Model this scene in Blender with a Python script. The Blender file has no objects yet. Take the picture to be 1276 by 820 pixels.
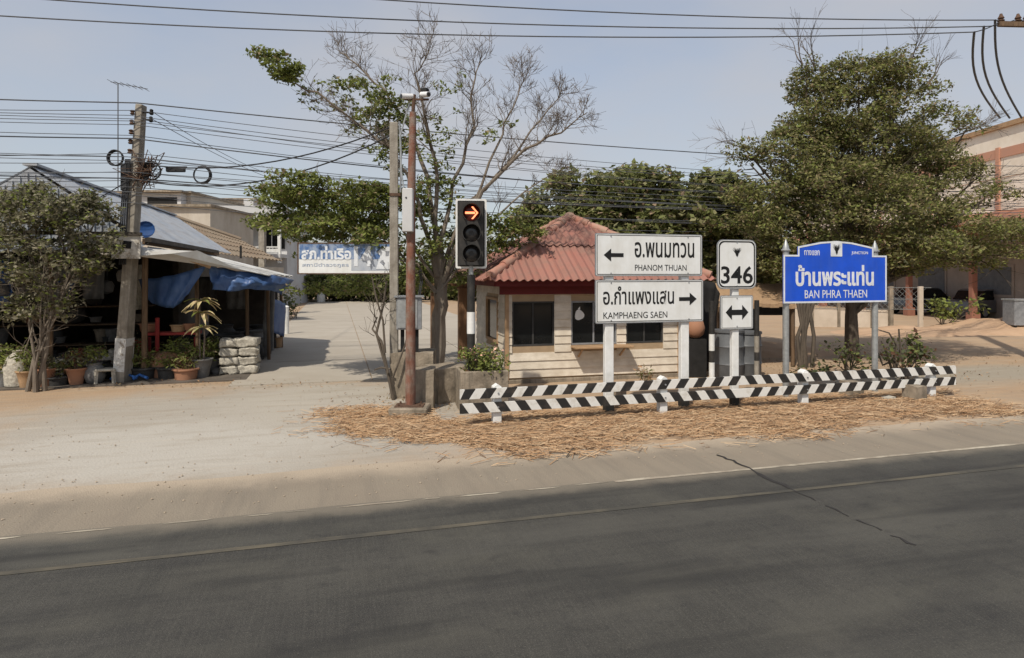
import bpy, bmesh, math, random
import numpy as np
from mathutils import Vector, Matrix, noise, Euler
R = math.radians
S = bpy.context.scene
C = S.collection
rng = random.Random(11)
nrng = np.random.default_rng(7)

# ------------------------------------------------------------------ camera, sky, sun, exposure
cam = bpy.data.cameras.new('camera'); camo = bpy.data.objects.new('camera', cam); C.objects.link(camo)
camo.location = (0, 0, 2.3); camo.rotation_euler = (R(90), 0, 0)
cam.sensor_width = 36; cam.lens = 36*800/1276; cam.shift_y = -70/1276; cam.clip_start = .05; cam.clip_end = 3000
S.camera = camo
SUN_DIR = Vector((.20, .40, -.58)).normalized()          # the way the light travels
SUN_EL = math.asin(-SUN_DIR.z); SUN_AZ = math.atan2(-SUN_DIR.x, -SUN_DIR.y)   # clockwise from +Y
wd = bpy.data.worlds.new('World'); S.world = wd; wd.use_nodes = True
wn = wd.node_tree; bg = wn.nodes['Background']
sky = wn.nodes.new('ShaderNodeTexSky'); sky.sky_type = 'NISHITA'; sky.sun_disc = False
sky.sun_elevation = SUN_EL; sky.sun_rotation = SUN_AZ
sky.altitude = 0; sky.air_density = 1.1; sky.dust_density = 1.6; sky.ozone_density = 1.5
# thin high haze cloud, mixed softly over the whole sky
tc = wn.nodes.new('ShaderNodeTexCoord'); mp = wn.nodes.new('ShaderNodeMapping'); mp.inputs['Scale'].default_value = (1.0, 1.0, 2.6)
cn = wn.nodes.new('ShaderNodeTexNoise'); cn.inputs['Scale'].default_value = 1.6; cn.inputs['Detail'].default_value = 6
cr = wn.nodes.new('ShaderNodeMapRange'); cr.inputs[1].default_value = .4; cr.inputs[2].default_value = .75; cr.inputs[3].default_value = .36; cr.inputs[4].default_value = .97
cm = wn.nodes.new('ShaderNodeMix'); cm.data_type = 'RGBA'; cm.inputs[7].default_value = (3.62, 3.62, 3.78, 1)
wn.links.new(tc.outputs['Generated'], mp.inputs[0]); wn.links.new(mp.outputs[0], cn.inputs['Vector'])
wn.links.new(cn.outputs[0], cr.inputs[0]); wn.links.new(cr.outputs[0], cm.inputs[0])
wn.links.new(sky.outputs[0], cm.inputs[6]); wn.links.new(cm.outputs[2], bg.inputs[0])
bg.inputs[1].default_value = .13
sl = bpy.data.lights.new('sun', 'SUN'); sl.energy = 3.5; sl.angle = R(.9); sl.color = (1, .93, .82)
so = bpy.data.objects.new('sun', sl); C.objects.link(so); so.rotation_euler = SUN_DIR.to_track_quat('-Z', 'Y').to_euler()
so.location = (-10, -20, 30)
S.view_settings.view_transform = 'Standard'; S.view_settings.look = 'None'; S.view_settings.exposure = .2; S.view_settings.gamma = 1

# ------------------------------------------------------------------ helpers
def W(px, py, Y):                     # point of the place seen at a photo position, Y metres ahead
    return Vector(((px-638)/800*Y, Y, 2.3-(py-340)/800*Y))
YAW = math.atan2(.264, .964)          # the main road runs this much off the camera's axis
O = Vector((-.22, 9.68, 0)); U = Vector((math.cos(YAW), math.sin(YAW), 0)); N = Vector((-U.y, U.x, 0))
def gnd(px, Y): return Vector(((px-638)/800*Y, Y, 0))
def ST(s, t, z=0): return O + U*s + N*t + Vector((0, 0, z))     # s along the road, t away from it

def mat(name, col, rough=.8, var=.15, scale=6, bump=.0, bscale=40, col2=None, metal=0, mapping=None, rand=0.0, transl=0, streak=None, obj=True, detail=6, spec=.3, thr=(.35, .7)):
    m = bpy.data.materials.new(name); m.use_nodes = True; t = m.node_tree; b = t.nodes['Principled BSDF']
    L = t.links.new
    b.inputs['Roughness'].default_value = rough; b.inputs['Metallic'].default_value = metal; b.inputs['Specular IOR Level'].default_value = spec
    c = t.nodes.new('ShaderNodeTexCoord'); mpn = t.nodes.new('ShaderNodeMapping'); L(c.outputs['Object'], mpn.inputs[0])
    if mapping: mpn.inputs['Scale'].default_value = mapping
    n = t.nodes.new('ShaderNodeTexNoise'); n.inputs['Scale'].default_value = scale; n.inputs['Detail'].default_value = detail; n.inputs['Roughness'].default_value = .62
    L(mpn.outputs[0], n.inputs['Vector'])
    mr = t.nodes.new('ShaderNodeMapRange'); mr.inputs[1].default_value = thr[0]; mr.inputs[2].default_value = thr[1]; L(n.outputs[0], mr.inputs[0])
    mx = t.nodes.new('ShaderNodeMix'); mx.data_type = 'RGBA'; L(mr.outputs[0], mx.inputs[0])
    mx.inputs[6].default_value = (*col, 1); mx.inputs[7].default_value = (*(col2 or [x*(1-var*1.6) for x in col]), 1)
    out = mx.outputs[2]
    if streak:                        # (scale xyz, colour, amount)
        m2 = t.nodes.new('ShaderNodeMapping'); m2.inputs['Scale'].default_value = streak[0]; L(c.outputs['Object'], m2.inputs[0])
        n2 = t.nodes.new('ShaderNodeTexNoise'); n2.inputs['Scale'].default_value = 1; n2.inputs['Detail'].default_value = 5; n2.inputs['Roughness'].default_value = .7; L(m2.outputs[0], n2.inputs['Vector'])
        r2 = t.nodes.new('ShaderNodeMapRange'); r2.inputs[1].default_value = .46; r2.inputs[2].default_value = .72; r2.inputs[4].default_value = streak[2]; L(n2.outputs[0], r2.inputs[0])
        x2 = t.nodes.new('ShaderNodeMix'); x2.data_type = 'RGBA'; L(r2.outputs[0], x2.inputs[0]); L(out, x2.inputs[6]); x2.inputs[7].default_value = (*streak[1], 1); out = x2.outputs[2]
    if rand:
        oi = t.nodes.new('ShaderNodeObjectInfo'); rr = t.nodes.new('ShaderNodeMapRange'); rr.inputs[3].default_value = 1-rand; rr.inputs[4].default_value = 1+rand; L(oi.outputs['Random'], rr.inputs[0])
        hs = t.nodes.new('ShaderNodeHueSaturation'); L(rr.outputs[0], hs.inputs['Value']); L(out, hs.inputs['Color']); out = hs.outputs[0]
    L(out, b.inputs['Base Color'])
    if bump:
        nb = t.nodes.new('ShaderNodeTexNoise'); nb.inputs['Scale'].default_value = bscale; nb.inputs['Detail'].default_value = 5; L(mpn.outputs[0], nb.inputs['Vector'])
        bp = t.nodes.new('ShaderNodeBump'); bp.inputs['Strength'].default_value = bump; bp.inputs['Distance'].default_value = .02; L(nb.outputs[0], bp.inputs['Height']); L(bp.outputs[0], b.inputs['Normal'])
    if transl:
        tr = t.nodes.new('ShaderNodeBsdfTranslucent'); L(out, tr.inputs[0]); ms = t.nodes.new('ShaderNodeMixShader'); ms.inputs[0].default_value = transl
        L(b.outputs[0], ms.inputs[1]); L(tr.outputs[0], ms.inputs[2]); L(ms.outputs[0], t.nodes['Material Output'].inputs[0])
    m['out'] = 0
    return m
def emat(name, col, e):
    m = bpy.data.materials.new(name); m.use_nodes = True; b = m.node_tree.nodes['Principled BSDF']
    b.inputs['Base Color'].default_value = (.02, .02, .02, 1); b.inputs['Emission Color'].default_value = (*col, 1); b.inputs['Emission Strength'].default_value = e
    return m

class B:                              # collects shapes into one mesh
    def __init__(s): s.v = []; s.f = []; s.m = []; s.k = 0
    def add(s, vs, fs, mi=None):
        o = len(s.v); s.v += [tuple(v) for v in vs]; s.f += [tuple(i+o for i in f) for f in fs]; s.m += [s.k if mi is None else mi]*len(fs); return s
    def box(s, c, d, rot=None, mi=None):
        c = Vector(c); x, y, z = d[0]/2, d[1]/2, d[2]/2
        vs = [Vector(p) for p in ((-x,-y,-z),(x,-y,-z),(x,y,-z),(-x,y,-z),(-x,-y,z),(x,-y,z),(x,y,z),(-x,y,z))]
        if rot is not None: vs = [rot @ v for v in vs]
        return s.add([v+c for v in vs], [(0,3,2,1),(4,5,6,7),(0,1,5,4),(1,2,6,5),(2,3,7,6),(3,0,4,7)], mi)
    def bar(s, a, b, w, h=None, mi=None):   # rectangular bar between two points
        a, b = Vector(a), Vector(b); d = b-a; q = d.to_track_quat('X', 'Z').to_matrix()
        return s.box((a+b)/2, (d.length, w, h or w), q, mi)
    def tube(s, pts, rad, n=8, caps=True, mi=None):
        pts = [Vector(p) for p in pts]
        if not hasattr(rad, '__len__'): rad = [rad]*len(pts)
        vs = []; fs = []; up = Vector((.13, .21, .97))
        for i, p in enumerate(pts):
            d = (pts[min(i+1, len(pts)-1)]-pts[max(i-1, 0)])
            if d.length < 1e-9: d = Vector((0, 0, 1))
            d.normalize()
            if i == 0: a = d.cross(up if abs(d.dot(up)) < .95 else Vector((1, 0, 0))).normalized()
            else: a = (a - d*a.dot(d)); a = a.normalized() if a.length > 1e-6 else d.orthogonal().normalized()
            b = d.cross(a)
            for k in range(n):
                t = 2*math.pi*k/n; vs.append(p+(a*math.cos(t)+b*math.sin(t))*rad[i])
        for i in range(len(pts)-1):
            for k in range(n): fs.append((i*n+k, i*n+(k+1) % n, (i+1)*n+(k+1) % n, (i+1)*n+k))
        if caps: fs.append(tuple(range(n))[::-1]); fs.append(tuple(range((len(pts)-1)*n, len(pts)*n)))
        return s.add(vs, fs, mi)
    def lathe(s, c, prof, n=14, mi=None):   # prof: (r, z)
        c = Vector(c); vs = []; fs = []
        for r, z in prof:
            for k in range(n): t = 2*math.pi*k/n; vs.append(c+Vector((r*math.cos(t), r*math.sin(t), z)))
        for i in range(len(prof)-1):
            for k in range(n): fs.append((i*n+k, i*n+(k+1) % n, (i+1)*n+(k+1) % n, (i+1)*n+k))
        fs.append(tuple(range(n))[::-1]); fs.append(tuple(range((len(prof)-1)*n, len(prof)*n)))
        return s.add(vs, fs, mi)
    def prism(s, out, y0, y1, mi=None):     # outline in x,z ; depth in y (y0 front)
        n = len(out); vs = [(x, y0, z) for x, z in out]+[(x, y1, z) for x, z in out]
        fs = [tuple(range(n)), tuple(range(2*n-1, n-1, -1))]+[(i+n, (i+1) % n+n, (i+1) % n, i) for i in range(n)]
        return s.add(vs, fs, mi)
    def ring(s, a, b, y0, y1, mi=None):
        n = len(a); vs = [(x, y0, z) for x, z in a]+[(x, y0, z) for x, z in b]+[(x, y1, z) for x, z in a]+[(x, y1, z) for x, z in b]; fs = []
        for i in range(n):
            j = (i+1) % n; fs += [(i, j, n+j, n+i), (2*n+i, 2*n+j, j, i), (n+i, n+j, 3*n+j, 3*n+i), (3*n+i, 3*n+j, 2*n+j, 2*n+i)]
        return s.add(vs, fs, mi)
    def build(s, name, mats, parent=None, world=False, smooth=False, bevel=0, recalc=True):
        me = bpy.data.meshes.new(name); me.from_pydata(s.v, [], s.f)
        if not isinstance(mats, (list, tuple)): mats = [mats]
        for m in mats: me.materials.append(m)
        me.polygons.foreach_set('material_index', s.m)
        if recalc or bevel:
            bm = bmesh.new(); bm.from_mesh(me)
            if recalc: bmesh.ops.recalc_face_normals(bm, faces=bm.faces)
            if bevel: bmesh.ops.bevel(bm, geom=[e for e in bm.edges if e.is_manifold and e.calc_face_angle(0) > .5], offset=bevel, segments=1, affect='EDGES', clamp_overlap=True)
            bm.to_mesh(me); bm.free()
        if smooth: me.shade_smooth(); me.set_sharp_from_angle(angle=R(38))
        o = bpy.data.objects.new(name, me); C.objects.link(o)
        if parent is not None:
            o.parent = parent
            if world: me.transform(wmat(parent).inverted())
        return o
def wmat(o):
    m = Matrix.LocRotScale(o.location, o.rotation_euler, o.scale)
    return wmat(o.parent) @ m if o.parent else m
def tag(o, label, cat=None, group=None, kind=None):
    if label: o['label'] = label
    if cat: o['category'] = cat
    if group: o['group'] = group
    if kind: o['kind'] = kind
    return o
def thing(name, label, cat, loc=(0, 0, 0), yaw=0, group=None):
    o = bpy.data.objects.new(name, None); C.objects.link(o); o.location = loc; o.rotation_euler = (0, 0, yaw); o.empty_display_size = .2
    return tag(o, label, cat, group)
def struct(o, label=None): o['kind'] = 'structure'; return tag(o, label) if label else o
def copy_tree(o, parent=None):
    c = o.copy(); C.objects.link(c)
    if parent is not None: c.parent = parent
    for ch in list(o.children): copy_tree(ch, c)
    return c
def npmesh(name, V, F, mats, mi=None, parent=None, world=True):
    me = bpy.data.meshes.new(name); nv, nf, k = len(V), len(F), F.shape[1]
    me.vertices.add(nv); me.vertices.foreach_set('co', np.asarray(V, np.float32).ravel())
    me.loops.add(nf*k); me.loops.foreach_set('vertex_index', F.astype(np.int32).ravel())
    me.polygons.add(nf); me.polygons.foreach_set('loop_start', np.arange(0, nf*k, k, dtype=np.int32))
    for m in mats: me.materials.append(m)
    if mi is not None: me.polygons.foreach_set('material_index', mi.astype(np.int32))
    me.update(calc_edges=True); me.validate()
    o = bpy.data.objects.new(name, me); C.objects.link(o)
    if parent is not None:
        o.parent = parent
        if world: me.transform(wmat(parent).inverted())
    return o
def leaves(P, size, aspect=.5, up=.5, jitter=.5, fold=.25):     # rhombic folded leaves at points P (columns 3-5: outward lean) -> V, F (two tris each)
    P = np.asarray(P); n = len(P); out = P[:, 3:6] if P.shape[1] > 3 else np.zeros((n, 3)); P = P[:, :3]
    d = nrng.normal(size=(n, 3)); d[:, 2] *= .6; d /= np.linalg.norm(d, axis=1)[:, None]
    nm = nrng.normal(size=(n, 3))*.75+out*1.3; nm[:, 2] += up*1.9; nm -= d*(nm*d).sum(1)[:, None]; nm /= np.linalg.norm(nm, axis=1)[:, None]
    b = np.cross(nm, d); L = (size*(1+jitter*(nrng.random(n)-.5)*2))[:, None] if np.isscalar(size) else size[:, None]
    tip = P+d*L; sd = P+d*L*.45; a1 = sd+b*L*aspect*.5+nm*L*fold*.3; a2 = sd-b*L*aspect*.5+nm*L*fold*.3
    V = np.stack([P, a1, tip, a2], 1).reshape(-1, 3); i = np.arange(n)*4
    F = np.stack([np.stack([i, i+1, i+2], 1), np.stack([i, i+2, i+3], 1)], 1).reshape(-1, 3)
    return V, F
def lobe_pts(lobes, density, freq=1.3, thr=-.08, shell=.5):
    P = []
    for c, r, w in lobes:
        n = int(density*w*r[0]*r[1]*r[2]*4); k = 0
        q = nrng.normal(size=(n, 3)); q /= np.linalg.norm(q, axis=1)[:, None]
        rad = (shell**3+(1-shell**3)*nrng.random(n))**(1/3)*(1+.16*nrng.normal(size=n))
        u = q.copy(); q = q*rad[:, None]*np.array(r)+np.array(c)
        for p, o in zip(q, u):
            if noise.noise(Vector(p)*freq)+.45*noise.noise(Vector(p)*freq*3.1) > thr: P.append((*p, *o))
    return np.array(P)
def clump_pts(lobes, per_m2, rc, nleaf, flat=.6, thr=-.15, freq=.9):   # leaf clumps sitting on and in the lobes: dense shells with gaps between
    P = []
    for c, rr, w in lobes:
        a = (rr[0]*rr[1]+rr[1]*rr[2]+rr[0]*rr[2])*4.2; n = max(3, int(a*per_m2*w)); q = nrng.normal(size=(n, 3)); q /= np.linalg.norm(q, axis=1)[:, None]
        q = q*((.45+.55*nrng.random(n)**.6)*(1+.12*nrng.normal(size=n)))[:, None]*np.array(rr)+np.array(c)
        for cc in q:
            if noise.noise(Vector(cc)*freq) < thr: continue
            k = rc*rng.uniform(.55, 1.3); m = int(nleaf*(k/rc)**1.7); u = nrng.normal(size=(m, 3)); u /= np.linalg.norm(u, axis=1)[:, None]
            d = u*np.array([k, k, k*flat])*((.72+.28*nrng.random(m))*(1+.22*np.abs(nrng.normal(size=m))*(nrng.random(m) < .3)))[:, None]
            P.append(np.concatenate([cc+d, u*np.array([.8, .8, 1.3])], 1))
    return np.concatenate(P)
def text(body, w, h, name, m, parent, x, z, y, bold=.0, yout=.003, keep=False):    # lettering centred at x,z on a face looking to local -y
    c = bpy.data.curves.new(name, 'FONT'); c.body = body; c.size = 1; c.offset = bold; c.extrude = .002; c.resolution_u = 3
    o = bpy.data.objects.new(name, c); C.objects.link(o); dg = bpy.context.evaluated_depsgraph_get(); dg.update()
    me = bpy.data.meshes.new_from_object(o.evaluated_get(dg)); bpy.data.objects.remove(o); bpy.data.curves.remove(c)
    co = np.empty(len(me.vertices)*3); me.vertices.foreach_get('co', co); co = co.reshape(-1, 3)
    lo, hi = co.min(0), co.max(0); sx = w/(hi[0]-lo[0]); sz = h/(hi[1]-lo[1])
    if keep: sx = sz = min(sx, sz)
    X = (co[:, 0]-(lo[0]+hi[0])/2)*sx+x; Z = (co[:, 1]-(lo[1]+hi[1])/2)*sz+z; Y = y-np.where(co[:, 2] > 0, yout, 0)
    me.vertices.foreach_set('co', np.stack([X, Y, Z], 1).astype(np.float32).ravel()); me.update()
    me.materials.clear(); me.materials.append(m); me.name = name
    o = bpy.data.objects.new(name, me); C.objects.link(o); o.parent = parent
    return o
def rrect(w, h, r, x=0, z=0, n=5):
    o = []
    for cx, cz, a in ((w/2-r, h/2-r, 0), (-w/2+r, h/2-r, 90), (-w/2+r, -h/2+r, 180), (w/2-r, -h/2+r, 270)):
        for k in range(n): t = R(a+90*k/(n-1)); o.append((x+cx+r*math.cos(t), z+cz+r*math.sin(t)))
    return o
def arrow(w, h, x, z, dirn=1, th=.3):     # horizontal arrow outline
    q = w/2; hl = h*.62
    p = [(-q, -h*th/2), (q-hl, -h*th/2), (q-hl, -h/2), (q, 0), (q-hl, h/2), (q-hl, h*th/2), (-q, h*th/2)]
    p = [(x+a*dirn, z+b) for a, b in p]
    return p if dirn > 0 else p[::-1]
def sheet(b, p00, p10, p11, p01, waves, amp, nl=1, per=6, th=.008, mi=None):   # corrugated sheet, waves across p00->p10, thickness th
    p00, p10, p11, p01 = map(Vector, (p00, p10, p11, p01)); nn = (p10-p00).cross(p01-p00).normalized(); nx = max(2, int(waves*per)); vs = []
    for off in (0, -th):
        for j in range(nl+1):
            v = j/nl
            for i in range(nx+1):
                u = i/nx; p = (p00*(1-u)+p10*u)*(1-v)+(p01*(1-u)+p11*u)*v
                vs.append(p+nn*(amp*math.sin(2*math.pi*waves*u)+off))
    m = (nx+1)*(nl+1); fs = []
    for j in range(nl):
        for i in range(nx):
            a = j*(nx+1)+i; q = (a, a+1, a+nx+2, a+nx+1); fs += [q, tuple(x+m for x in q[::-1])]
    for j in (0, nl):
        for i in range(nx):
            a = j*(nx+1)+i; fs.append((a, a+1, a+1+m, a+m))
    for i in (0, nx):
        for j in range(nl):
            a = j*(nx+1)+i; fs.append((a, a+nx+1, a+nx+1+m, a+m))
    b.add(vs, fs, mi)

# ------------------------------------------------------------------ materials
M = {}
M['white'] = mat('white_paint', (.74, .74, .72), .55, .12, 5, col2=(.6, .59, .55), bump=.05)
M['signwhite'] = mat('sign_sheeting', (.72, .73, .72), .42, .04, 4, col2=(.64, .64, .61), streak=((6, 6, .9), (.50, .48, .43), .32))
M['blackp'] = mat('black_paint', (.018, .018, .017), .55, .2, 6, col2=(.05, .045, .04))
M['letter'] = mat('black_lettering', (.012, .012, .012), .6)
M['blue'] = mat('sign_blue', (.012, .085, .60), .42, .1, 3, col2=(.012, .07, .46), streak=((5, 5, .7), (.05, .12, .5), .4))
M['wletter'] = mat('white_lettering', (.72, .74, .76), .5)
M['galv'] = mat('galvanised_steel', (.42, .43, .42), .45, .2, 12, metal=.5)
M['galvd'] = mat('dull_aluminium', (.3, .31, .32), .5, .2, 10, metal=.3)
M['railw'] = mat('rail_white', (.66, .65, .61), .6, .1, 9, col2=(.42, .38, .31), thr=(.5, .85), bump=.1)
M['railb'] = mat('rail_black', (.022, .021, .02), .6, .2, 7, col2=(.075, .06, .05), thr=(.5, .85))
M['conc'] = mat('weathered_concrete', (.34, .28, .21), .92, .3, 3.5, .5, 30, col2=(.16, .13, .095), streak=((9, 9, 1.2), (.09, .08, .06), .7))
M['concpole'] = mat('pole_concrete', (.34, .31, .26), .9, .3, 5, .3, 30, col2=(.2, .175, .14), streak=((14, 14, .8), (.12, .1, .085), .6))
M['rust'] = mat('rusty_red_pole', (.20, .085, .055), .85, .3, 5, .4, 40, col2=(.23, .175, .14), streak=((16, 16, 2.2), (.085, .045, .03), .9), thr=(.42, .62))
M['rustd'] = mat('dark_rust', (.12, .07, .045), .85, .3, 12, .2)
M['dark'] = mat('near_black', (.02, .019, .018), .8, .3, 6)
M['darkgrey'] = mat('dark_grey', (.055, .054, .052), .7, .3, 6)
M['glass'] = mat('dark_window_glass', (.012, .013, .013), .12, .2, 3, spec=.35)
M['siding'] = mat('cream_siding', (.70, .63, .52), .7, .1, 3, .06, 30, col2=(.52, .45, .355), rand=.06, streak=((3, 3, 14), (.38, .31, .22), .45))
M['sidingd'] = mat('tan_wall', (.40, .29, .18), .8, .15, 4, .1)
M['brown'] = mat('brown_wood', (.26, .145, .075), .75, .25, 3, .15, 30, mapping=(6, 6, 1), col2=(.17, .09, .05))
M['redroof'] = mat('red_roof_tile', (.30, .125, .095), .8, .2, 2.2, .25, 25, col2=(.25, .14, .11), rand=.10, streak=((1.8, 1.8, 1.8), (.185, .13, .10), .7))
M['ridge'] = mat('ridge_tile', (.36, .16, .115), .8, .2, 5, .2, 25, col2=(.33, .24, .18), rand=.1)
M['fascia'] = mat('dark_red_fascia', (.16, .022, .022), .6, .2, 4, .05)
M['column'] = mat('red_brown_column', (.30, .135, .09), .9, .15, 2)
M['tan'] = mat('tan_board', (.42, .27, .15), .7, .2, 4, .1)
M['straw'] = mat('dry_straw', (.40, .245, .13), .85, .2, 8, col2=(.29, .175, .095))
M['straw2'] = mat('pale_straw', (.54, .38, .23), .85, .2, 8)
M['straw3'] = mat('brown_straw', (.19, .105, .052), .9, .2, 8)
M['bark'] = mat('pale_bark', (.20, .17, .135), .9, .3, 6, .5, 25, col2=(.13, .10, .075), mapping=(1, 1, .35))
M['barkd'] = mat('dark_bark', (.11, .088, .066), .9, .3, 7, .5, 25, mapping=(1, 1, .35))
M['twig'] = mat('dry_twigs', (.15, .12, .095), .9, .2, 7)
def leafm(n, c, c2): return mat(n, c, .6, .2, 2.5, col2=c2, transl=.4, spec=.2)
LG = [leafm('leaf_fresh', (.25, .285, .075), (.20, .235, .06)), leafm('leaf_mid', (.18, .21, .06), (.145, .165, .05)), leafm('leaf_deep', (.08, .095, .036), (.09, .10, .04))]
LO = [leafm('leaf_olive', (.29, .275, .105), (.24, .23, .09)), leafm('leaf_olive_mid', (.20, .195, .085), (.165, .16, .07)), leafm('leaf_olive_dry', (.31, .245, .14), (.24, .19, .11)), leafm('leaf_olive_deep', (.09, .09, .045), (.10, .098, .05))]
LB = [leafm('leaf_broad', (.22, .235, .08), (.17, .19, .065)), leafm('leaf_broad_pale', (.34, .32, .165), (.28, .27, .13)), leafm('leaf_broad_deep', (.08, .094, .04), (.09, .10, .045)), leafm('leaf_broad_dry', (.38, .28, .19), (.30, .21, .13))]
LD = [leafm('leaf_dusty', (.22, .205, .125), (.175, .165, .10)), leafm('leaf_dusty_pale', (.34, .31, .225), (.27, .245, .17)), leafm('leaf_dusty_deep', (.085, .083, .05), (.095, .09, .055)), LG[0]]
M['pink'] = mat('pink_petals', (.62, .30, .22), .7, .2, 9, col2=(.68, .45, .34))
M['vari'] = mat('variegated_leaf', (.66, .50, .32), .6, .3, 14, col2=(.36, .36, .13), transl=.15)
M['terra'] = mat('terracotta', (.33, .165, .10), .8, .2, 6, .1, col2=(.33, .17, .1))
M['tarp'] = mat('blue_tarpaulin', (.030, .075, .20), .45, .3, 3, .25, 9, col2=(.07, .13, .27), spec=.4)
M['zinc'] = mat('zinc_sheet', (.33, .365, .41), .55, .2, 1.3, .05, col2=(.40, .41, .42), metal=.1, streak=((7, 1, 1), (.24, .20, .165), .5))
M['fibro'] = mat('pale_fibre_sheet', (.52, .53, .53), .8, .15, 1.6, .1, col2=(.42, .41, .38), streak=((2, 2, 2), (.3, .25, .19), .45))
M['flake'] = mat('flaking_white_board', (.56, .53, .47), .85, .3, 4.5, .3, 12, col2=(.22, .18, .13), thr=(.48, .62))
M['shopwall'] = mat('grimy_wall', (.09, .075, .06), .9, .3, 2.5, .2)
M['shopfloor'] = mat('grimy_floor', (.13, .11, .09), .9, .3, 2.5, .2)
M['wood'] = mat('weathered_wood', (.17, .11, .065), .85, .3, 4, .3, 30, mapping=(5, 5, .8))
M['redp'] = mat('faded_red_paint', (.30, .035, .03), .7, .2, 5)
M['sackw'] = mat('white_sack', (.50, .46, .38), .9, .2, 16, .9, 18, col2=(.26, .24, .2))
M['stone'] = mat('grey_stone', (.20, .195, .185), .9, .3, 5, .5, 20, col2=(.11, .105, .10))
M['bluep'] = mat('blue_plastic', (.03, .10, .30), .45, .2, 5)
M['greyp'] = mat('grey_plastic', (.12, .125, .13), .5, .2, 5)
M['cable'] = mat('black_cable', (.03, .03, .032), .6)
M['wire'] = mat('grey_wire', (.11, .115, .125), .6)
M['cream'] = mat('cream_render', (.80, .73, .62), .9, .12, 1.2, .05, 30, col2=(.70, .62, .50), streak=((1, 1, .3), (.50, .43, .34), .3))
M['orange'] = mat('orange_paint', (.50, .26, .17), .9, .15, 2, col2=(.44, .25, .18))
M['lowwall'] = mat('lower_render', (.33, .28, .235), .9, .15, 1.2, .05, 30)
M['beige'] = mat('beige_render', (.50, .45, .38), .9, .2, .8, .1, 20, col2=(.40, .355, .29), streak=((.6, .6, .15), (.26, .2, .14), .5))
M['palewall'] = mat('pale_painted_wall', (.56, .56, .56), .85, .15, .8, col2=(.45, .44, .42))
M['brownroof'] = mat('brown_roof', (.21, .17, .125), .9, .25, 1.2, .1, 12, mapping=(1, 1, 1), col2=(.18, .13, .09), rand=.08)
M['cctv'] = mat('camera_housing', (.7, .7, .7), .4)
M['thatch'] = mat('thatch', (.42, .28, .16), .95, .3, 12, .6, 40, mapping=(1, 6, 1), col2=(.27, .17, .1))
M['whitewall'] = mat('whitewashed_wall', (.56, .48, .39), .9, .15, 2, .1, col2=(.44, .37, .29))
M['lens'] = mat('dark_lens', (.02, .018, .017), .25, spec=.5)
M['ledred'] = mat('lens_red', (.10, .02, .015), .3)
M['led'] = emat('lit_arrow', (1, .24, .10), 2.6)
M['carp'] = mat('car_paint', (.03, .034, .042), .3, spec=.5)
M['carw'] = mat('car_paint_grey', (.12, .12, .125), .3, spec=.5)
M['tyre'] = mat('tyre_rubber', (.02, .02, .02), .9)
M['netgrey'] = mat('net_grey', (.24, .25, .24), .7)

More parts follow.
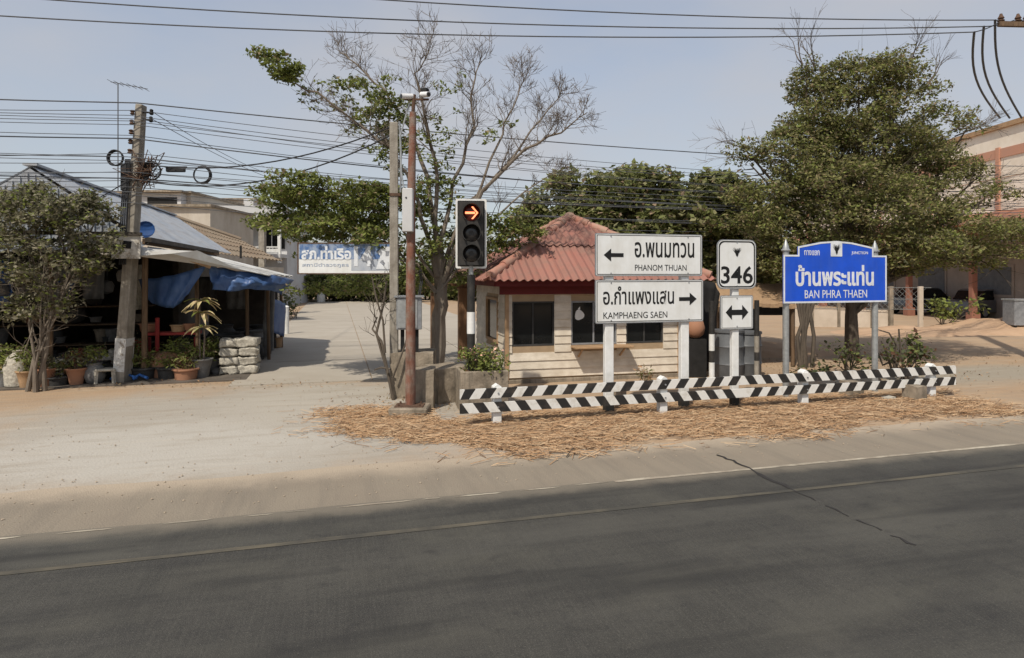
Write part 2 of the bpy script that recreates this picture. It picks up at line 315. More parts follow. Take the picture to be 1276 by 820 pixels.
# ------------------------------------------------------------------ the ground
def ground_mat():
    m = mat('sandy_ground', (.385, .275, .175), .95, .2, .55, .45, 30, col2=(.33, .225, .14), streak=((1.3, 3.2, 1), (.28, .215, .155), .55))
    t = m.node_tree; L = t.links.new; b = t.nodes['Principled BSDF']; src = b.inputs['Base Color'].links[0].from_socket
    def mask(cx, cy, rx, ry, soft=.35, ns=.9):       # an uneven spread of dust with its own place
        c = t.nodes.new('ShaderNodeTexCoord'); mp = t.nodes.new('ShaderNodeMapping'); mp.inputs['Location'].default_value = (-cx/rx, -cy/ry, 0); mp.inputs['Scale'].default_value = (1/rx, 1/ry, 0); L(c.outputs['Object'], mp.inputs[0])
        ln = t.nodes.new('ShaderNodeVectorMath'); ln.operation = 'LENGTH'; L(mp.outputs[0], ln.inputs[0])
        n = t.nodes.new('ShaderNodeTexNoise'); n.inputs['Scale'].default_value = ns; n.inputs['Detail'].default_value = 8; n.inputs['Roughness'].default_value = .65; L(c.outputs['Object'], n.inputs['Vector'])
        ad = t.nodes.new('ShaderNodeMath'); ad.operation = 'MULTIPLY_ADD'; ad.inputs[1].default_value = 1.3; L(n.outputs[0], ad.inputs[0]); L(ln.outputs['Value'], ad.inputs[2])
        r = t.nodes.new('ShaderNodeMapRange'); r.interpolation_type = 'SMOOTHSTEP'; r.inputs[1].default_value = 1.65+soft; r.inputs[2].default_value = 1.65-soft; L(ad.outputs[0], r.inputs[0]); return r.outputs[0]
    def over(src, col, k):
        x = t.nodes.new('ShaderNodeMix'); x.data_type = 'RGBA'; L(k, x.inputs[0]); L(src, x.inputs[6]); x.inputs[7].default_value = (*col, 1); return x.outputs[2]
    src = over(src, (.34, .305, .255), mask(-3.6, 1.2, 4.2, 3.4))
    src = over(src, (.40, .37, .32), mask(-4.6, .0, 2.3, 1.5, .45, 1.6))
    src = over(src, (.37, .335, .28), mask(-2.4, 2.6, 1.7, 1.8, .45, 1.8))
    src = over(src, (0.290, 0.251, 0.194), mask(11.5, 1.9, 4.2, 1.0, .5))
    for sc, col, lo, hi, k, rot in (((.55, 3.2, 1), (.27, .225, .17), .5, .72, .6, .35), ((.4, 5.5, 1), (.45, .40, .325), .55, .75, .55, .18), ((3.5, 3.5, 1), (.25, .19, .13), .58, .78, .5, 0), ((30, 30, 1), (.26, .21, .15), .62, .8, .5, 0)):
        c = t.nodes.new('ShaderNodeTexCoord'); mp = t.nodes.new('ShaderNodeMapping'); mp.inputs['Scale'].default_value = sc; mp.inputs['Rotation'].default_value = (0, 0, rot); L(c.outputs['Object'], mp.inputs[0])
        n = t.nodes.new('ShaderNodeTexNoise'); n.inputs['Scale'].default_value = 1; n.inputs['Detail'].default_value = 7; n.inputs['Roughness'].default_value = .66; L(mp.outputs[0], n.inputs['Vector'])
        q = t.nodes.new('ShaderNodeMapRange'); q.inputs[1].default_value = lo; q.inputs[2].default_value = hi; q.inputs[4].default_value = k; L(n.outputs[0], q.inputs[0]); src = over(src, col, q.outputs[0])
    L(src, b.inputs['Base Color']); return m
def dust_edge(m, t_at, width, col, amt, sign=1, ns=1.6):       # dust drifted over one long edge of a sheet (t is the sheet's own y)
    t = m.node_tree; L = t.links.new; b = t.nodes['Principled BSDF']; src = b.inputs['Base Color'].links[0].from_socket
    c = t.nodes.new('ShaderNodeTexCoord'); sx = t.nodes.new('ShaderNodeSeparateXYZ'); L(c.outputs['Object'], sx.inputs[0])
    n = t.nodes.new('ShaderNodeTexNoise'); n.inputs['Scale'].default_value = ns; n.inputs['Detail'].default_value = 9; n.inputs['Roughness'].default_value = .68; L(c.outputs['Object'], n.inputs['Vector'])
    a = t.nodes.new('ShaderNodeMath'); a.operation = 'MULTIPLY_ADD'; a.inputs[1].default_value = width*2.4; L(n.outputs[0], a.inputs[0]); L(sx.outputs['Y'], a.inputs[2])
    q = t.nodes.new('ShaderNodeMapRange'); q.interpolation_type = 'SMOOTHSTEP'; o = t_at+width*1.2; q.inputs[1].default_value = o-width*sign; q.inputs[2].default_value = o+width*sign; q.inputs[4].default_value = amt; L(a.outputs[0], q.inputs[0])
    x = t.nodes.new('ShaderNodeMix'); x.data_type = 'RGBA'; L(q.outputs[0], x.inputs[0]); L(src, x.inputs[6]); x.inputs[7].default_value = (*col, 1); L(x.outputs[2], b.inputs['Base Color'])
def plane_st(name, s0, s1, t0, t1, z, m, ns=1, nt=1, edge=0.0):   # a sheet in the road's own axes; uneven far edge if edge > 0
    b = B(); vs = []; fs = []
    for j in range(nt+1):
        for i in range(ns+1):
            s = s0+(s1-s0)*i/ns; t = t0+(t1-t0)*j/nt
            if edge and j == nt: t += edge*(noise.noise(Vector((s*.7, 3.1, 0)))+.5*noise.noise(Vector((s*2.7, 1.1, 0))))
            vs.append((s, t, z))
    for j in range(nt):
        for i in range(ns): a = j*(ns+1)+i; fs.append((a, a+1, a+ns+2, a+ns+1))
    b.add(vs, fs); o = b.build(name, m, recalc=False); o.location = O; o.rotation_euler = (0, 0, YAW); o['kind'] = 'structure'; return o
tag(plane_st('ground', -700, 700, -700, 700, 0, ground_mat()), 'sandy tan ground with pale dust spread over it')
sh = mat('dusty_shoulder', (.245, .207, .157), .95, .2, 1.2, .5, 60, col2=(.225, .187, .142), streak=((3.5, .3, 1), (.175, .15, .118), .7))
dust_edge(sh, -1.85, .30, (.385, .315, .235), .95); dust_edge(sh, -2.85, .22, (.20, .17, .13), .6, -1)
plane_st('road_shoulder', -120, 120, -3.0, -1.55, .004, sh, 1400, 1, .10)
asp = mat('worn_asphalt', (.042, .040, .034), .82, .2, 1.3, .45, 130, col2=(.060, .057, .048), streak=((.16, 2.2, 1), (.028, .027, .025), .85), spec=.35)
def asphalt_extra(m):
    t = m.node_tree; L = t.links.new; b = t.nodes['Principled BSDF']; src = b.inputs['Base Color'].links[0].from_socket
    c = t.nodes.new('ShaderNodeTexCoord')
    for sc, col, lo, hi, k in (((55, 2.2, 1), (.075, .071, .060), .42, .80, .5), ((75, 75, 1), (.105, .098, .083), .5, .72, .55), ((28, 28, 1), (.028, .027, .025), .52, .74, .5), ((3.0, 1.1, 1), (.028, .027, .025), .52, .74, .4), ((150, 150, 1), (.16, .145, .125), .58, .78, .6), ((.9, 1.5, 1), (.092, .086, .068), .5, .76, .5), ((.22, 1.9, 1), (.088, .083, .07), .5, .72, .6), ((.3, 2.4, 1), (.024, .023, .021), .52, .7, .8), ((4, 6, 1), (.024, .023, .022), .58, .74, .45), ((60, 60, 1), (.20, .185, .155), .66, .78, .6)):
        mp = t.nodes.new('ShaderNodeMapping'); mp.inputs['Scale'].default_value = sc; mp.inputs['Rotation'].default_value = (0, 0, .12); L(c.outputs['Object'], mp.inputs[0])
        n = t.nodes.new('ShaderNodeTexNoise'); n.inputs['Scale'].default_value = 1; n.inputs['Detail'].default_value = 4; L(mp.outputs[0], n.inputs['Vector'])
        r = t.nodes.new('ShaderNodeMapRange'); r.inputs[1].default_value = lo; r.inputs[2].default_value = hi; r.inputs[4].default_value = k; L(n.outputs[0], r.inputs[0])
        x = t.nodes.new('ShaderNodeMix'); x.data_type = 'RGBA'; L(r.outputs[0], x.inputs[0]); L(src, x.inputs[6]); x.inputs[7].default_value = (*col, 1); src = x.outputs[2]
    L(src, b.inputs['Base Color'])
asphalt_extra(asp); dust_edge(asp, -3.05, .16, (.20, .172, .132), .75, 1, 2.2)
tag(plane_st('road', -300, 300, -17.5, -2.86, .008, asp, 3000, 1, .045), 'dark worn asphalt road with dusty wheel tracks')
worn = mat('worn_line_paint', (.46, .41, .32), .9, .3, 3, col2=(.28, .235, .18), streak=((3, 14, 1), (.16, .14, .11), 1.0), thr=(.4, .6))
plane_st('road_edge_line', .6, 120, -2.93, -2.87, .012, worn, 600, 1, .02)
b = B(); s_ = .55
while s_ > -9:                        # the line breaks up into worn dabs towards the lane mouth
    l_ = rng.uniform(.15, .8); w_ = rng.uniform(.006, .022); c_ = -2.9+rng.uniform(-.012, .012); b.add([(s_-l_, c_-w_*.6, .012), (s_-l_*.2, c_-w_, .012), (s_, c_+w_*.3, .012), (s_-l_*.7, c_+w_, .012)], [(0, 1, 2, 3)]); s_ -= l_+rng.uniform(.02, .25)*(1+max(0, -s_)*.35)
o = b.build('worn_edge_line', worn, recalc=False); o.location = O; o.rotation_euler = (0, 0, YAW); struct(o)
worn2 = mat('faded_yellow_paint', (.115, .10, .072), .9, .3, 1.1, col2=(.062, .058, .048), streak=((2.2, 30, 1), (.052, .049, .042), 1.0), thr=(.42, .58))
plane_st('faded_lane_line', -60, 60, -3.69, -3.62, .012, worn2, 300, 1, .02)
# long crack across shoulder and road
ck = B(); pts = [W(893, 567, 0)]*0
cp = [(895, 568), (925, 580), (955, 596), (1010, 622), (1060, 645), (1110, 668), (1165, 692)]
cw = [(Vector(((x-638)/800*1840/(y-340), 1840/(y-340), .013))) for x, y in cp]
fine = []
for a, b_ in zip(cw[:-1], cw[1:]):
    for k in range(5): p = a.lerp(b_, k/5); fine.append(p+Vector((rng.uniform(-.02, .02), rng.uniform(-.02, .02), 0)))
vs = []
for i, p in enumerate(fine):
    w = .012+.02*abs(noise.noise(p*1.7))+(.02 if 8 < i < 14 else 0); w *= .8 if i < 13 else .35+.5*(i % 3 == 0); vs += [p+Vector((-w, -w*.4, 0)), p+Vector((w, w*.4, 0))]
ck.add(vs, [(2*i, 2*i+1, 2*i+3, 2*i+2) for i in range(len(fine)-1) if i < 13 or i % 4])
struct(ck.build('road_crack', mat('tar_crack', (.035, .032, .03), .8), recalc=False))
# concrete lane: separate cast slabs with open joints
lane = bpy.data.objects.new('lane', None); C.objects.link(lane); lane.location = ST(-1.6, 4.6); lane.rotation_euler = (0, 0, YAW); struct(lane, 'concrete lane of cast slabs leading back beside the shop')
slabm = mat('lane_concrete', (.385, .345, .285), .92, .2, .7, .3, 40, col2=(.34, .30, .245), rand=.05, streak=((.5, 1.4, 1), (.30, .26, .205), .55))
def slab(s0, s1, t0, t1):
    b = B(); g = .012; q = [rng.uniform(-.004, .004) for _ in range(4)]
    s0 += g; s1 -= g; t0 += g; t1 -= g
    b.add([(s0, t0, -.05), (s1, t0, -.05), (s1, t1, -.05), (s0, t1, -.05), (s0, t0, .022+q[0]), (s1, t0, .022+q[1]), (s1, t1, .022+q[2]), (s0, t1, .022+q[3])], [(0, 3, 2, 1), (4, 5, 6, 7), (0, 1, 5, 4), (1, 2, 6, 5), (2, 3, 7, 6), (3, 0, 4, 7)])
    o = b.build('slab', slabm, lane); off = Vector((1.6, -4.6, 0)); o.data.transform(Matrix.Translation(off)); return o
cols = [-4.45, -1.6, 1.2, 4.0]
te = [4.6, 8.0, 12.5, 17, 21.5, 26, 30.5, 35, 39.5, 44]
for i in range(3):
    for j in range(len(te)-1):
        if i == 2 and j < 1: continue
        slab(cols[i], cols[i+1], te[j], te[j+1])
# dirt mound and rough heap by the far yard
def mound(name, c, rx, ry, h, m, seed=0, n=22, kind='structure'):
    b = B(); vs = []; fs = []
    for j in range(n+1):
        for i in range(n+1):
            x, y = (i/n*2-1), (j/n*2-1); r2 = math.hypot(x, y); k = max(0, 1-r2)**.8*(1+.55*noise.noise(Vector((x*3+seed, y*3, seed)))+.3*noise.noise(Vector((x*9+seed, y*9, seed))))
            vs.append((c[0]+x*rx, c[1]+y*ry, -.03+h*k))
    for j in range(n):
        for i in range(n): a = j*(n+1)+i; fs.append((a, a+1, a+n+2, a+n+1))
    b.add(vs, fs); o = b.build(name, m, smooth=True, recalc=False); o['kind'] = kind; return o
dirt = mat('orange_dirt', (.45, .305, .195), .95, .25, 1.6, .8, 14, col2=(.38, .245, .15))
mound('dirt_heap', (19.5, 25.5, 0), 3.4, 2.2, .55, dirt, 3)
mound('dirt_heap', (15.2, 24.5, 0), 3.2, 1.6, .28, dirt, 8)
mound('dirt_heap', (7.2, 19.2, 0), 2.6, 2.0, .25, dirt, 14)

# ------------------------------------------------------------------ roadside barrier with chevron stripes
bar = thing('road_barrier', 'low roadside barrier with two black and white striped rails on short white posts', 'barrier', ST(-.58, 0), YAW)
L_, CH = 9.36, 4.80
def rail(z0, z1, sense, name):
    b = B(); w = .162; sh_ = .10*sense; y0, y1 = -.055, -.012
    def seg(bl, br, tl, tr, mi):
        cl = lambda v: min(L_, max(0, v)); bl, br, tl, tr = map(cl, (bl, br, tl, tr))
        if br-bl < 1e-4 and tr-tl < 1e-4: return
        b.add([(bl, y0, z0), (br, y0, z0), (tr, y0, z1), (tl, y0, z1), (bl, y1, z0), (br, y1, z0), (tr, y1, z1), (tl, y1, z1)], [(0, 1, 2, 3), (7, 6, 5, 4), (1, 0, 4, 5), (3, 2, 6, 7), (0, 3, 7, 4), (1, 5, 6, 2)], mi)
    hb, ht = w*.5+.05, w*.5+.05-sh_
    seg(CH-hb, CH+hb, CH-ht, CH+ht, 0)
    for k in range(40):
        a, c = hb+k*w, hb+(k+1)*w; at, ct = ht+k*w, ht+(k+1)*w; mi = 1-k % 2
        seg(CH+a, CH+c, CH+at, CH+ct, mi); seg(CH-c, CH-a, CH-ct, CH-at, mi)
    return b.build(name, [M['railw'], M['railb']], bar, recalc=False)
rail(.425, .57, 1, 'rail'); rail(.215, .36, -1, 'rail')
for x in (.58, 3.36, 6.08, 8.88):
    b = B(); b.prism([(x-.065, -.12), (x+.065, -.12), (x+.065, .58), (x, .625), (x-.065, .58)], -.0095, .12); b.build('post', M['white'], bar, bevel=.006)
    for z in (.285, .495):
        b = B(); b.tube([(x, -.07, z), (x, -.056, z)], .014, 6); b.build('bolt', M['galvd'], bar)

# ------------------------------------------------------------------ signs
def board(root, w, h, x, z, y0=-.02, y1=.0, r=.03, border=.022, name='board'):
    b = B(); b.prism(rrect(w, h, r, x, z), y0, y1); o = b.build(name, M['galvd'], root)
    f = B(); f.prism(rrect(w-.03, h-.03, max(r-.01, .01), x, z), y0-.003, y0+.001); f.build('face', M['signwhite'], o)
    q = B(); q.ring(rrect(w-.05, h-.05, max(r-.015, .008), x, z), rrect(w-.05-border, h-.05-border, max(r-.02, .006), x, z), y0-.005, y0-.002); q.build('border', M['letter'], o)
    for dx in (-w*.36, w*.36) if w > 1 else (0,):
        for dz in (h/2-.05, -h/2+.05): k = B(); k.tube([(x+dx, y0-.004, z+dz), (x+dx, y0-.012, z+dz)], .011, 6); k.build('bolt', M['galvd'], o)
    return o
ds = thing('direction_sign', 'two white direction boards with black arrows reading Phanom Thuan and Kamphaeng Saen on white posts', 'road sign', ST(2.67, .28), YAW)
for x in (-.71, .67):
    p = B(); p.box((x, .06, 1.45), (.15, .1, 2.7)); p.build('post', M['white'], ds, bevel=.008)
    p = B(); p.box((x, .06, .05), (.154, .104, .30)); p.build('post_foot', M['railb'], ds)
b1 = board(ds, 1.95, .70, 0, 2.595); b2 = board(ds, 1.97, .71, .01, 1.83)
def flat(out, name, parent, y=-.023, t=.004, m='letter'):
    b = B(); b.prism(out, y-t, y); return b.build(name, M[m], parent)
flat(arrow(.35, .21, -.655, 2.59, -1), 'arrow', b1)
text('อ.พนมทวน', 1.10, .255, 'lettering', M['letter'], b1, .27, 2.68, -.023, .012)
text('PHANOM THUAN', .95, .10, 'lettering', M['letter'], b1, .20, 2.385, -.023, .0)
flat(arrow(.33, .21, .70, 1.86, 1), 'arrow', b2)
text('อ.กำแพงแสน', 1.28, .30, 'lettering', M['letter'], b2, -.20, 1.93, -.023, .012)
text('KAMPHAENG SAEN', 1.15, .105, 'lettering', M['letter'], b2, -.26, 1.605, -.023, .0)

def garuda(root, x, z, w, h, y, m):      # spread-winged crest
    b = B()
    for sgn in (-1, 1):
        for k, (tx, tz) in enumerate(((.52, .30), (.46, .46), (.34, .52), (.21, .46))):
            bx, bz = .07, -.20+.07*k; dx, dz = tx-bx, tz-bz; q = math.hypot(dx, dz); ox, oz = -dz/q*.055, dx/q*.055
            o = [(x+sgn*w*(bx-ox), z+h*(bz-oz)), (x+sgn*w*tx, z+h*tz), (x+sgn*w*(bx+ox), z+h*(bz+oz))]
            b.prism(o if sgn > 0 else o[::-1], y-.003-.001*k, y-.001*k)
    b.prism([(x-w*.16, z+h*.10), (x-w*.05, z+h*.16), (x-w*.05, z+h*.34), (x, z+h*.40), (x+w*.05, z+h*.34), (x+w*.05, z+h*.16), (x+w*.16, z+h*.10), (x+w*.14, z-h*.30), (x, z-h*.5), (x-w*.14, z-h*.30)], y-.006, y-.001)
    return b.build('emblem', m, root)
rs = thing('route_sign', 'rounded white route marker 346 above a small plate with a double headed arrow', 'road sign', ST(4.21, .12), YAW)
p = B(); p.box((0, .055, 1.5), (.125, .09, 2.6)); p.build('post', M['white'], rs, bevel=.008)
p = B(); p.box((0, .055, .08), (.13, .096, .24)); p.build('post_foot', M['railb'], rs)
mk = board(rs, .755, .835, .0, 2.445, r=.11, border=.045, name='marker')
text('346', .62, .30, 'numerals', M['letter'], mk, 0, 2.265, -.023, .016)
garuda(mk, 0, 2.65, .17, .16, -.023, M['letter'])
ap = board(rs, .635, .575, .0, 1.63, border=.012, name='arrow_plate')
a_ = [(-.22, 0), (-.10, -.125), (-.10, -.045), (.10, -.045), (.10, -.125), (.22, 0), (.10, .125), (.10, .045), (-.10, .045), (-.10, .125)]
flat([(x, z+1.63) for x, z in a_], 'arrow', ap)

bs = thing('town_sign', 'blue place name board reading Ban Phra Thaen with a peaked top on grey posts', 'road sign', ST(6.80, .75), YAW)
hw = 1.175
for x in (-1.06, .975):
    p = B(); p.tube([(x, .05, -.05), (x, .05, 2.70)], .058, 12); o = p.build('post', M['galv'], bs, smooth=True)
    f = B(); f.lathe((x, .05, 2.70), [(.058, 0), (.085, .012), (.085, .03), (.06, .05), (.055, .09), (.03, .16), (.004, .23)], 12); f.build('finial', M['galv'], o, smooth=True)
nx = .86
out = [(-hw, 1.735), (hw, 1.735), (hw, 2.635), (nx, 2.635), (nx, 2.79), (.35, 2.88), (0, 2.905), (-.35, 2.88), (-nx, 2.79), (-nx, 2.635), (-hw, 2.635)]
def inset(o, d, cz=2.3):
    r = []
    n = len(o)
    for i in range(n):
        a, p_, c = Vector(o[i-1]), Vector(o[i]), Vector(o[(i+1) % n]); e1 = (p_-a).normalized(); e2 = (c-p_).normalized(); n1 = Vector((-e1.y, e1.x)); n2 = Vector((-e2.y, e2.x))
        k = n1+n2; k = k*(1/max(.2, 1+n1.dot(n2))); r.append((p_.x+k.x*d, p_.y+k.y*d))
    return r
b = B(); b.prism(out, -.03, -.012); bb = b.build('board', M['blue'], bs)
q = B(); q.ring(out, inset(out, .032), -.0345, -.0295); q.build('border', M['wletter'], bb)
text('บ้านพระแท่น', 1.78, .40, 'lettering', M['wletter'], bb, -.02, 2.25, -.03, .03)
text('BAN PHRA THAEN', 1.42, .15, 'lettering', M['wletter'], bb, 0, 1.90, -.03, .0)
text('ทางแยก', .34, .095, 'lettering', M['wletter'], bb, -.55, 2.675, -.03, .01)
text('JUNCTION', .38, .07, 'lettering', M['wletter'], bb, .54, 2.675, -.03, .01)
b = B(); b.prism(rrect(.26, .27, .01, 0, 2.745), -.0365, -.03); b.build('emblem_panel', M['wletter'], bb); garuda(bb, 0, 2.745, .17, .20, -.037, M['letter'])

# ------------------------------------------------------------------ traffic light
tl = thing('traffic_light', 'three lens traffic light with lit orange arrow on a black and white pole', 'traffic light', W(587, 507, 11.0)*Vector((1, 1, 0)) if False else Vector(((587-638)/800*11, 11.0, 0)), R(6))
p = B(); p.tube([(0, 0, -.05), (0, 0, 2.27)], .068, 12); pl = p.build('pole', M['blackp'], tl, smooth=True)
p = B(); p.tube([(0, 0, 1.26), (0, 0, 1.63)], .0715, 12); p.build('white_band', M['white'], pl, smooth=True)
p = B(); p.tube([(0, 0, 2.2), (0, 0, 2.42)], .045, 10); p.build('neck', M['galv'], tl, smooth=True)
zc = 2.97
b = B(); b.prism(rrect(.53, 1.19, .03, 0, zc), -.02, .0); bp = b.build('backplate', M['blackp'], tl)
b = B(); b.ring(rrect(.53, 1.19, .03, 0, zc), rrect(.465, 1.125, .02, 0, zc), -.03, -.0195); b.build('white_border', M['white'], bp)
b = B(); b.prism(rrect(.40, 1.08, .03, 0, zc), -.12, -.021); b.prism(rrect(.36, 1.04, .03, 0, zc), .001, .16); b.build('housing', M['blackp'], tl)
for k, z in enumerate((zc+.345, zc, zc-.345)):
    b = B(); n = 20
    vs = []; fs = []
    for i in range(n+1):
        a = R(-50+280*i/n) - 0
        for (r, y, dz) in ((.155, -.121, 0), (.155, -.28+.05*abs(math.cos(a)), 0), (.147, -.28+.05*abs(math.cos(a)), 0), (.147, -.121, 0)):
            vs.append((r*math.cos(a), y, z+r*math.sin(a)))
    for i in range(n):
        for j in range(3): fs.append((i*4+j, i*4+j+1, (i+1)*4+j+1, (i+1)*4+j))
    b.add(vs, fs); b.build('visor', M['blackp'], tl)
    b = B(); b.tube([(0, -.118, z), (0, -.132, z), (0, -.142, z)], [.145, .13, .06], 20); ln = b.build('lens', M['ledred'] if k == 0 else M['lens'], tl, smooth=True)
    if k == 0:
        b = B(); y0, y1 = -.152, -.143
        b.prism([(-.105, z-.018), (.06, z-.018), (.06, z+.018), (-.105, z+.018)], y0, y1)
        b.prism([(.0, z+.10), (.085, z+.0), (.115, z), (.025, z+.108)], y0-.002, y1); b.prism([(.0, z-.10), (.025, z-.108), (.115, z), (.085, z)], y0-.002, y1)
        b.build('lit_arrow', M['led'], ln)
    else:
        b = B(); b.tube([(0, -.143, z), (0, -.146, z)], .045, 10); b.build('lens_centre', M['darkgrey'], ln)

# ------------------------------------------------------------------ guard hut
HL = Vector((-.1, 13.3, 0)); HY = math.atan2(.242, .970)
hut = thing('guard_hut', 'small cream boarded guard hut with red tiled hip roof behind the barrier', 'hut', HL, HY)
HW, HD, HZ = 3.9, 3.25, 2.22
def opening_boards(x0, x1, ops, place, z0=.12, z1=2.2, pitch=.172):
    k = 0; z = z0
    while z < z1-.02:
        zt = min(z+pitch, z1); segs = [(x0, x1)]
        for a, c, oz0, oz1 in ops:
            if zt > oz0+.02 and z < oz1-.02:
                segs = [q for s_ in segs for q in ((s_[0], min(s_[1], a)), (max(s_[0], c), s_[1])) if q[1]-q[0] > .02]
        for a, c in segs:
            place(a, c, z, zt)
        z += pitch
def front_board(a, c, z, zt):
    b = B(); jx = rng.uniform(-.002, .002)
    b.add([(a, -.034+jx, z), (c, -.034+jx, z), (c, -.012, zt-.004), (a, -.012, zt-.004), (a, .0, z), (c, .0, z), (c, .0, zt-.004), (a, .0, zt-.004)], [(0, 1, 2, 3), (7, 6, 5, 4), (1, 0, 4, 5), (3, 2, 6, 7), (0, 3, 7, 4), (1, 5, 6, 2)])
    b.build('siding_board', M['siding'], hut, recalc=False)
def side_board(a, c, z, zt):
    b = B(); b.add([(-.034, c, z), (-.034, a, z), (-.012, a, zt-.004), (-.012, c, zt-.004), (0, c, z), (0, a, z), (0, a, zt-.004), (0, c, zt-.004)], [(0, 1, 2, 3), (7, 6, 5, 4), (1, 0, 4, 5), (3, 2, 6, 7), (0, 3, 7, 4), (1, 5, 6, 2)])
    b.build('siding_board', M['siding'], hut, recalc=False)
wins = [(.10, 1.02, .77, 1.70), (1.39, 2.43, .77, 1.70), (2.65, 3.53, .77, 1.70)]
opening_boards(-.02, HW, wins, front_board)
opening_boards(.0, HD, [(.75, 2.0, .75, 1.75)], side_board)
b = B(); x = .002
# structural shell with real openings: front wall slabs behind the boards
def wallbox(b, x0, x1, z0, z1, y0=.001, y1=.09):
    b.box(((x0+x1)/2, (y0+y1)/2, (z0+z1)/2), (x1-x0, y1-y0, z1-z0))
wallbox(b, .001, HW-.001, .0, .77); wallbox(b, .001, HW-.001, 1.70, HZ)
for a, c in ((.001, .10), (1.02, 1.39), (2.43, 2.65), (3.53, HW-.001)): wallbox(b, a, c, .7705, 1.6995)
b.build('front_wall', M['sidingd'], hut)
b = B(); b.box((.046, .42, HZ/2), (.088, .64, HZ)); b.box((.046, 2.62, HZ/2), (.088, 1.24, HZ)); b.box((.046, 1.375, .375), (.088, 1.25, .75)); b.box((.046, 1.375, 1.985), (.088, 1.25, .47)); b.build('side_wall', M['sidingd'], hut)
b = B(); b.box((HW-.05, HD/2+.05, HZ/2), (.095, HD-.12, HZ)); b.build('side_wall', M['siding'], hut)
b = B(); b.box((HW/2, HD-.05, HZ/2), (HW-.2, .09, HZ)); b.build('back_wall', M['siding'], hut)
b = B(); b.box((HW/2, HD/2, .03), (HW+.1, HD+.1, .1)); b.build('plinth', M['conc'], hut, bevel=.01)
for i, (a, c, z0, z1) in enumerate(wins):
    w = B(); w.ring([(a, z0), (c, z0), (c, z1), (a, z1)], [(a+.035, z0+.035), (c-.035, z0+.035), (c-.035, z1-.035), (a+.035, z1-.035)], -.005, .06)
    wn_ = w.build('window', M['darkgrey'] if i != 1 else M['galvd'], hut)
    w = B(); mx = (a+c)/2
    w.box(((a+mx)/2, .03, (z0+z1)/2), (mx-a-.05, .008, z1-z0-.06)); w.box(((mx+c)/2, .044, (z0+z1)/2), (c-mx-.05, .008, z1-z0-.06)); w.build('pane', M['glass'], wn_)
    w = B(); w.box((mx, .035, (z0+z1)/2), (.035, .035, z1-z0-.075)); w.build('mullion', M['darkgrey'] if i != 1 else M['galvd'], wn_)
    if i == 1:
        w = B(); o = []
        for k in range(18):
            t = 2*math.pi*k/18; r = .105*(1+.10*math.cos(3*t+.6)); o.append((a+.20+r*math.cos(t), 1.40+r*1.05*math.sin(t)))
        w.prism(o, .020, .0245); w.prism([(a+.17, 1.535), (a+.19, 1.50), (a+.22, 1.53), (a+.215, 1.58)], .0205, .0245); w.build('sticker', M['white'], wn_)
w = B(); w.ring([(-2.0, .75), (-.75, .75), (-.75, 1.75), (-2.0, 1.75)], [(-1.94, .81), (-.81, .81), (-.81, 1.69), (-1.94, 1.69)], -.045, .05)
sw = w.build('window', M['tan'], hut); sw.rotation_euler = (0, 0, -R(90))
w = B(); w.box((-1.375, .01, 1.25), (1.14, .01, .9)); w.build('pane', M['glass'], sw)
b = B(); b.box((2.03, -.18, .735), (1.30, .36, .04)); b.build('counter', M['tan'], hut, bevel=.006)
for x in (1.55, 2.5):
    b = B(); b.bar((x, -.03, .52), (x, -.30, .712), .03); b.build('bracket', M['tan'], hut)
for x, y in ((-.012, -.012), (HW+.01, -.012)):
    b = B(); b.box((x, y, HZ/2), (.075, .075, HZ-.02)); b.build('corner_trim', M['tan'], hut)
for x, y in ((-.25, 4.0), (-.97, 4.3)):
    b = B(); b.box((x, y, .95), (.25 if x > -.5 else .2, .2, 1.9)); b.build('post', M['brown'], hut, bevel=.01)
b = B(); b.bar((-1.3, 4.16, 1.95), (1.2, 3.9, 1.95), .12, .14); b.build('beam', M['brown'], hut)
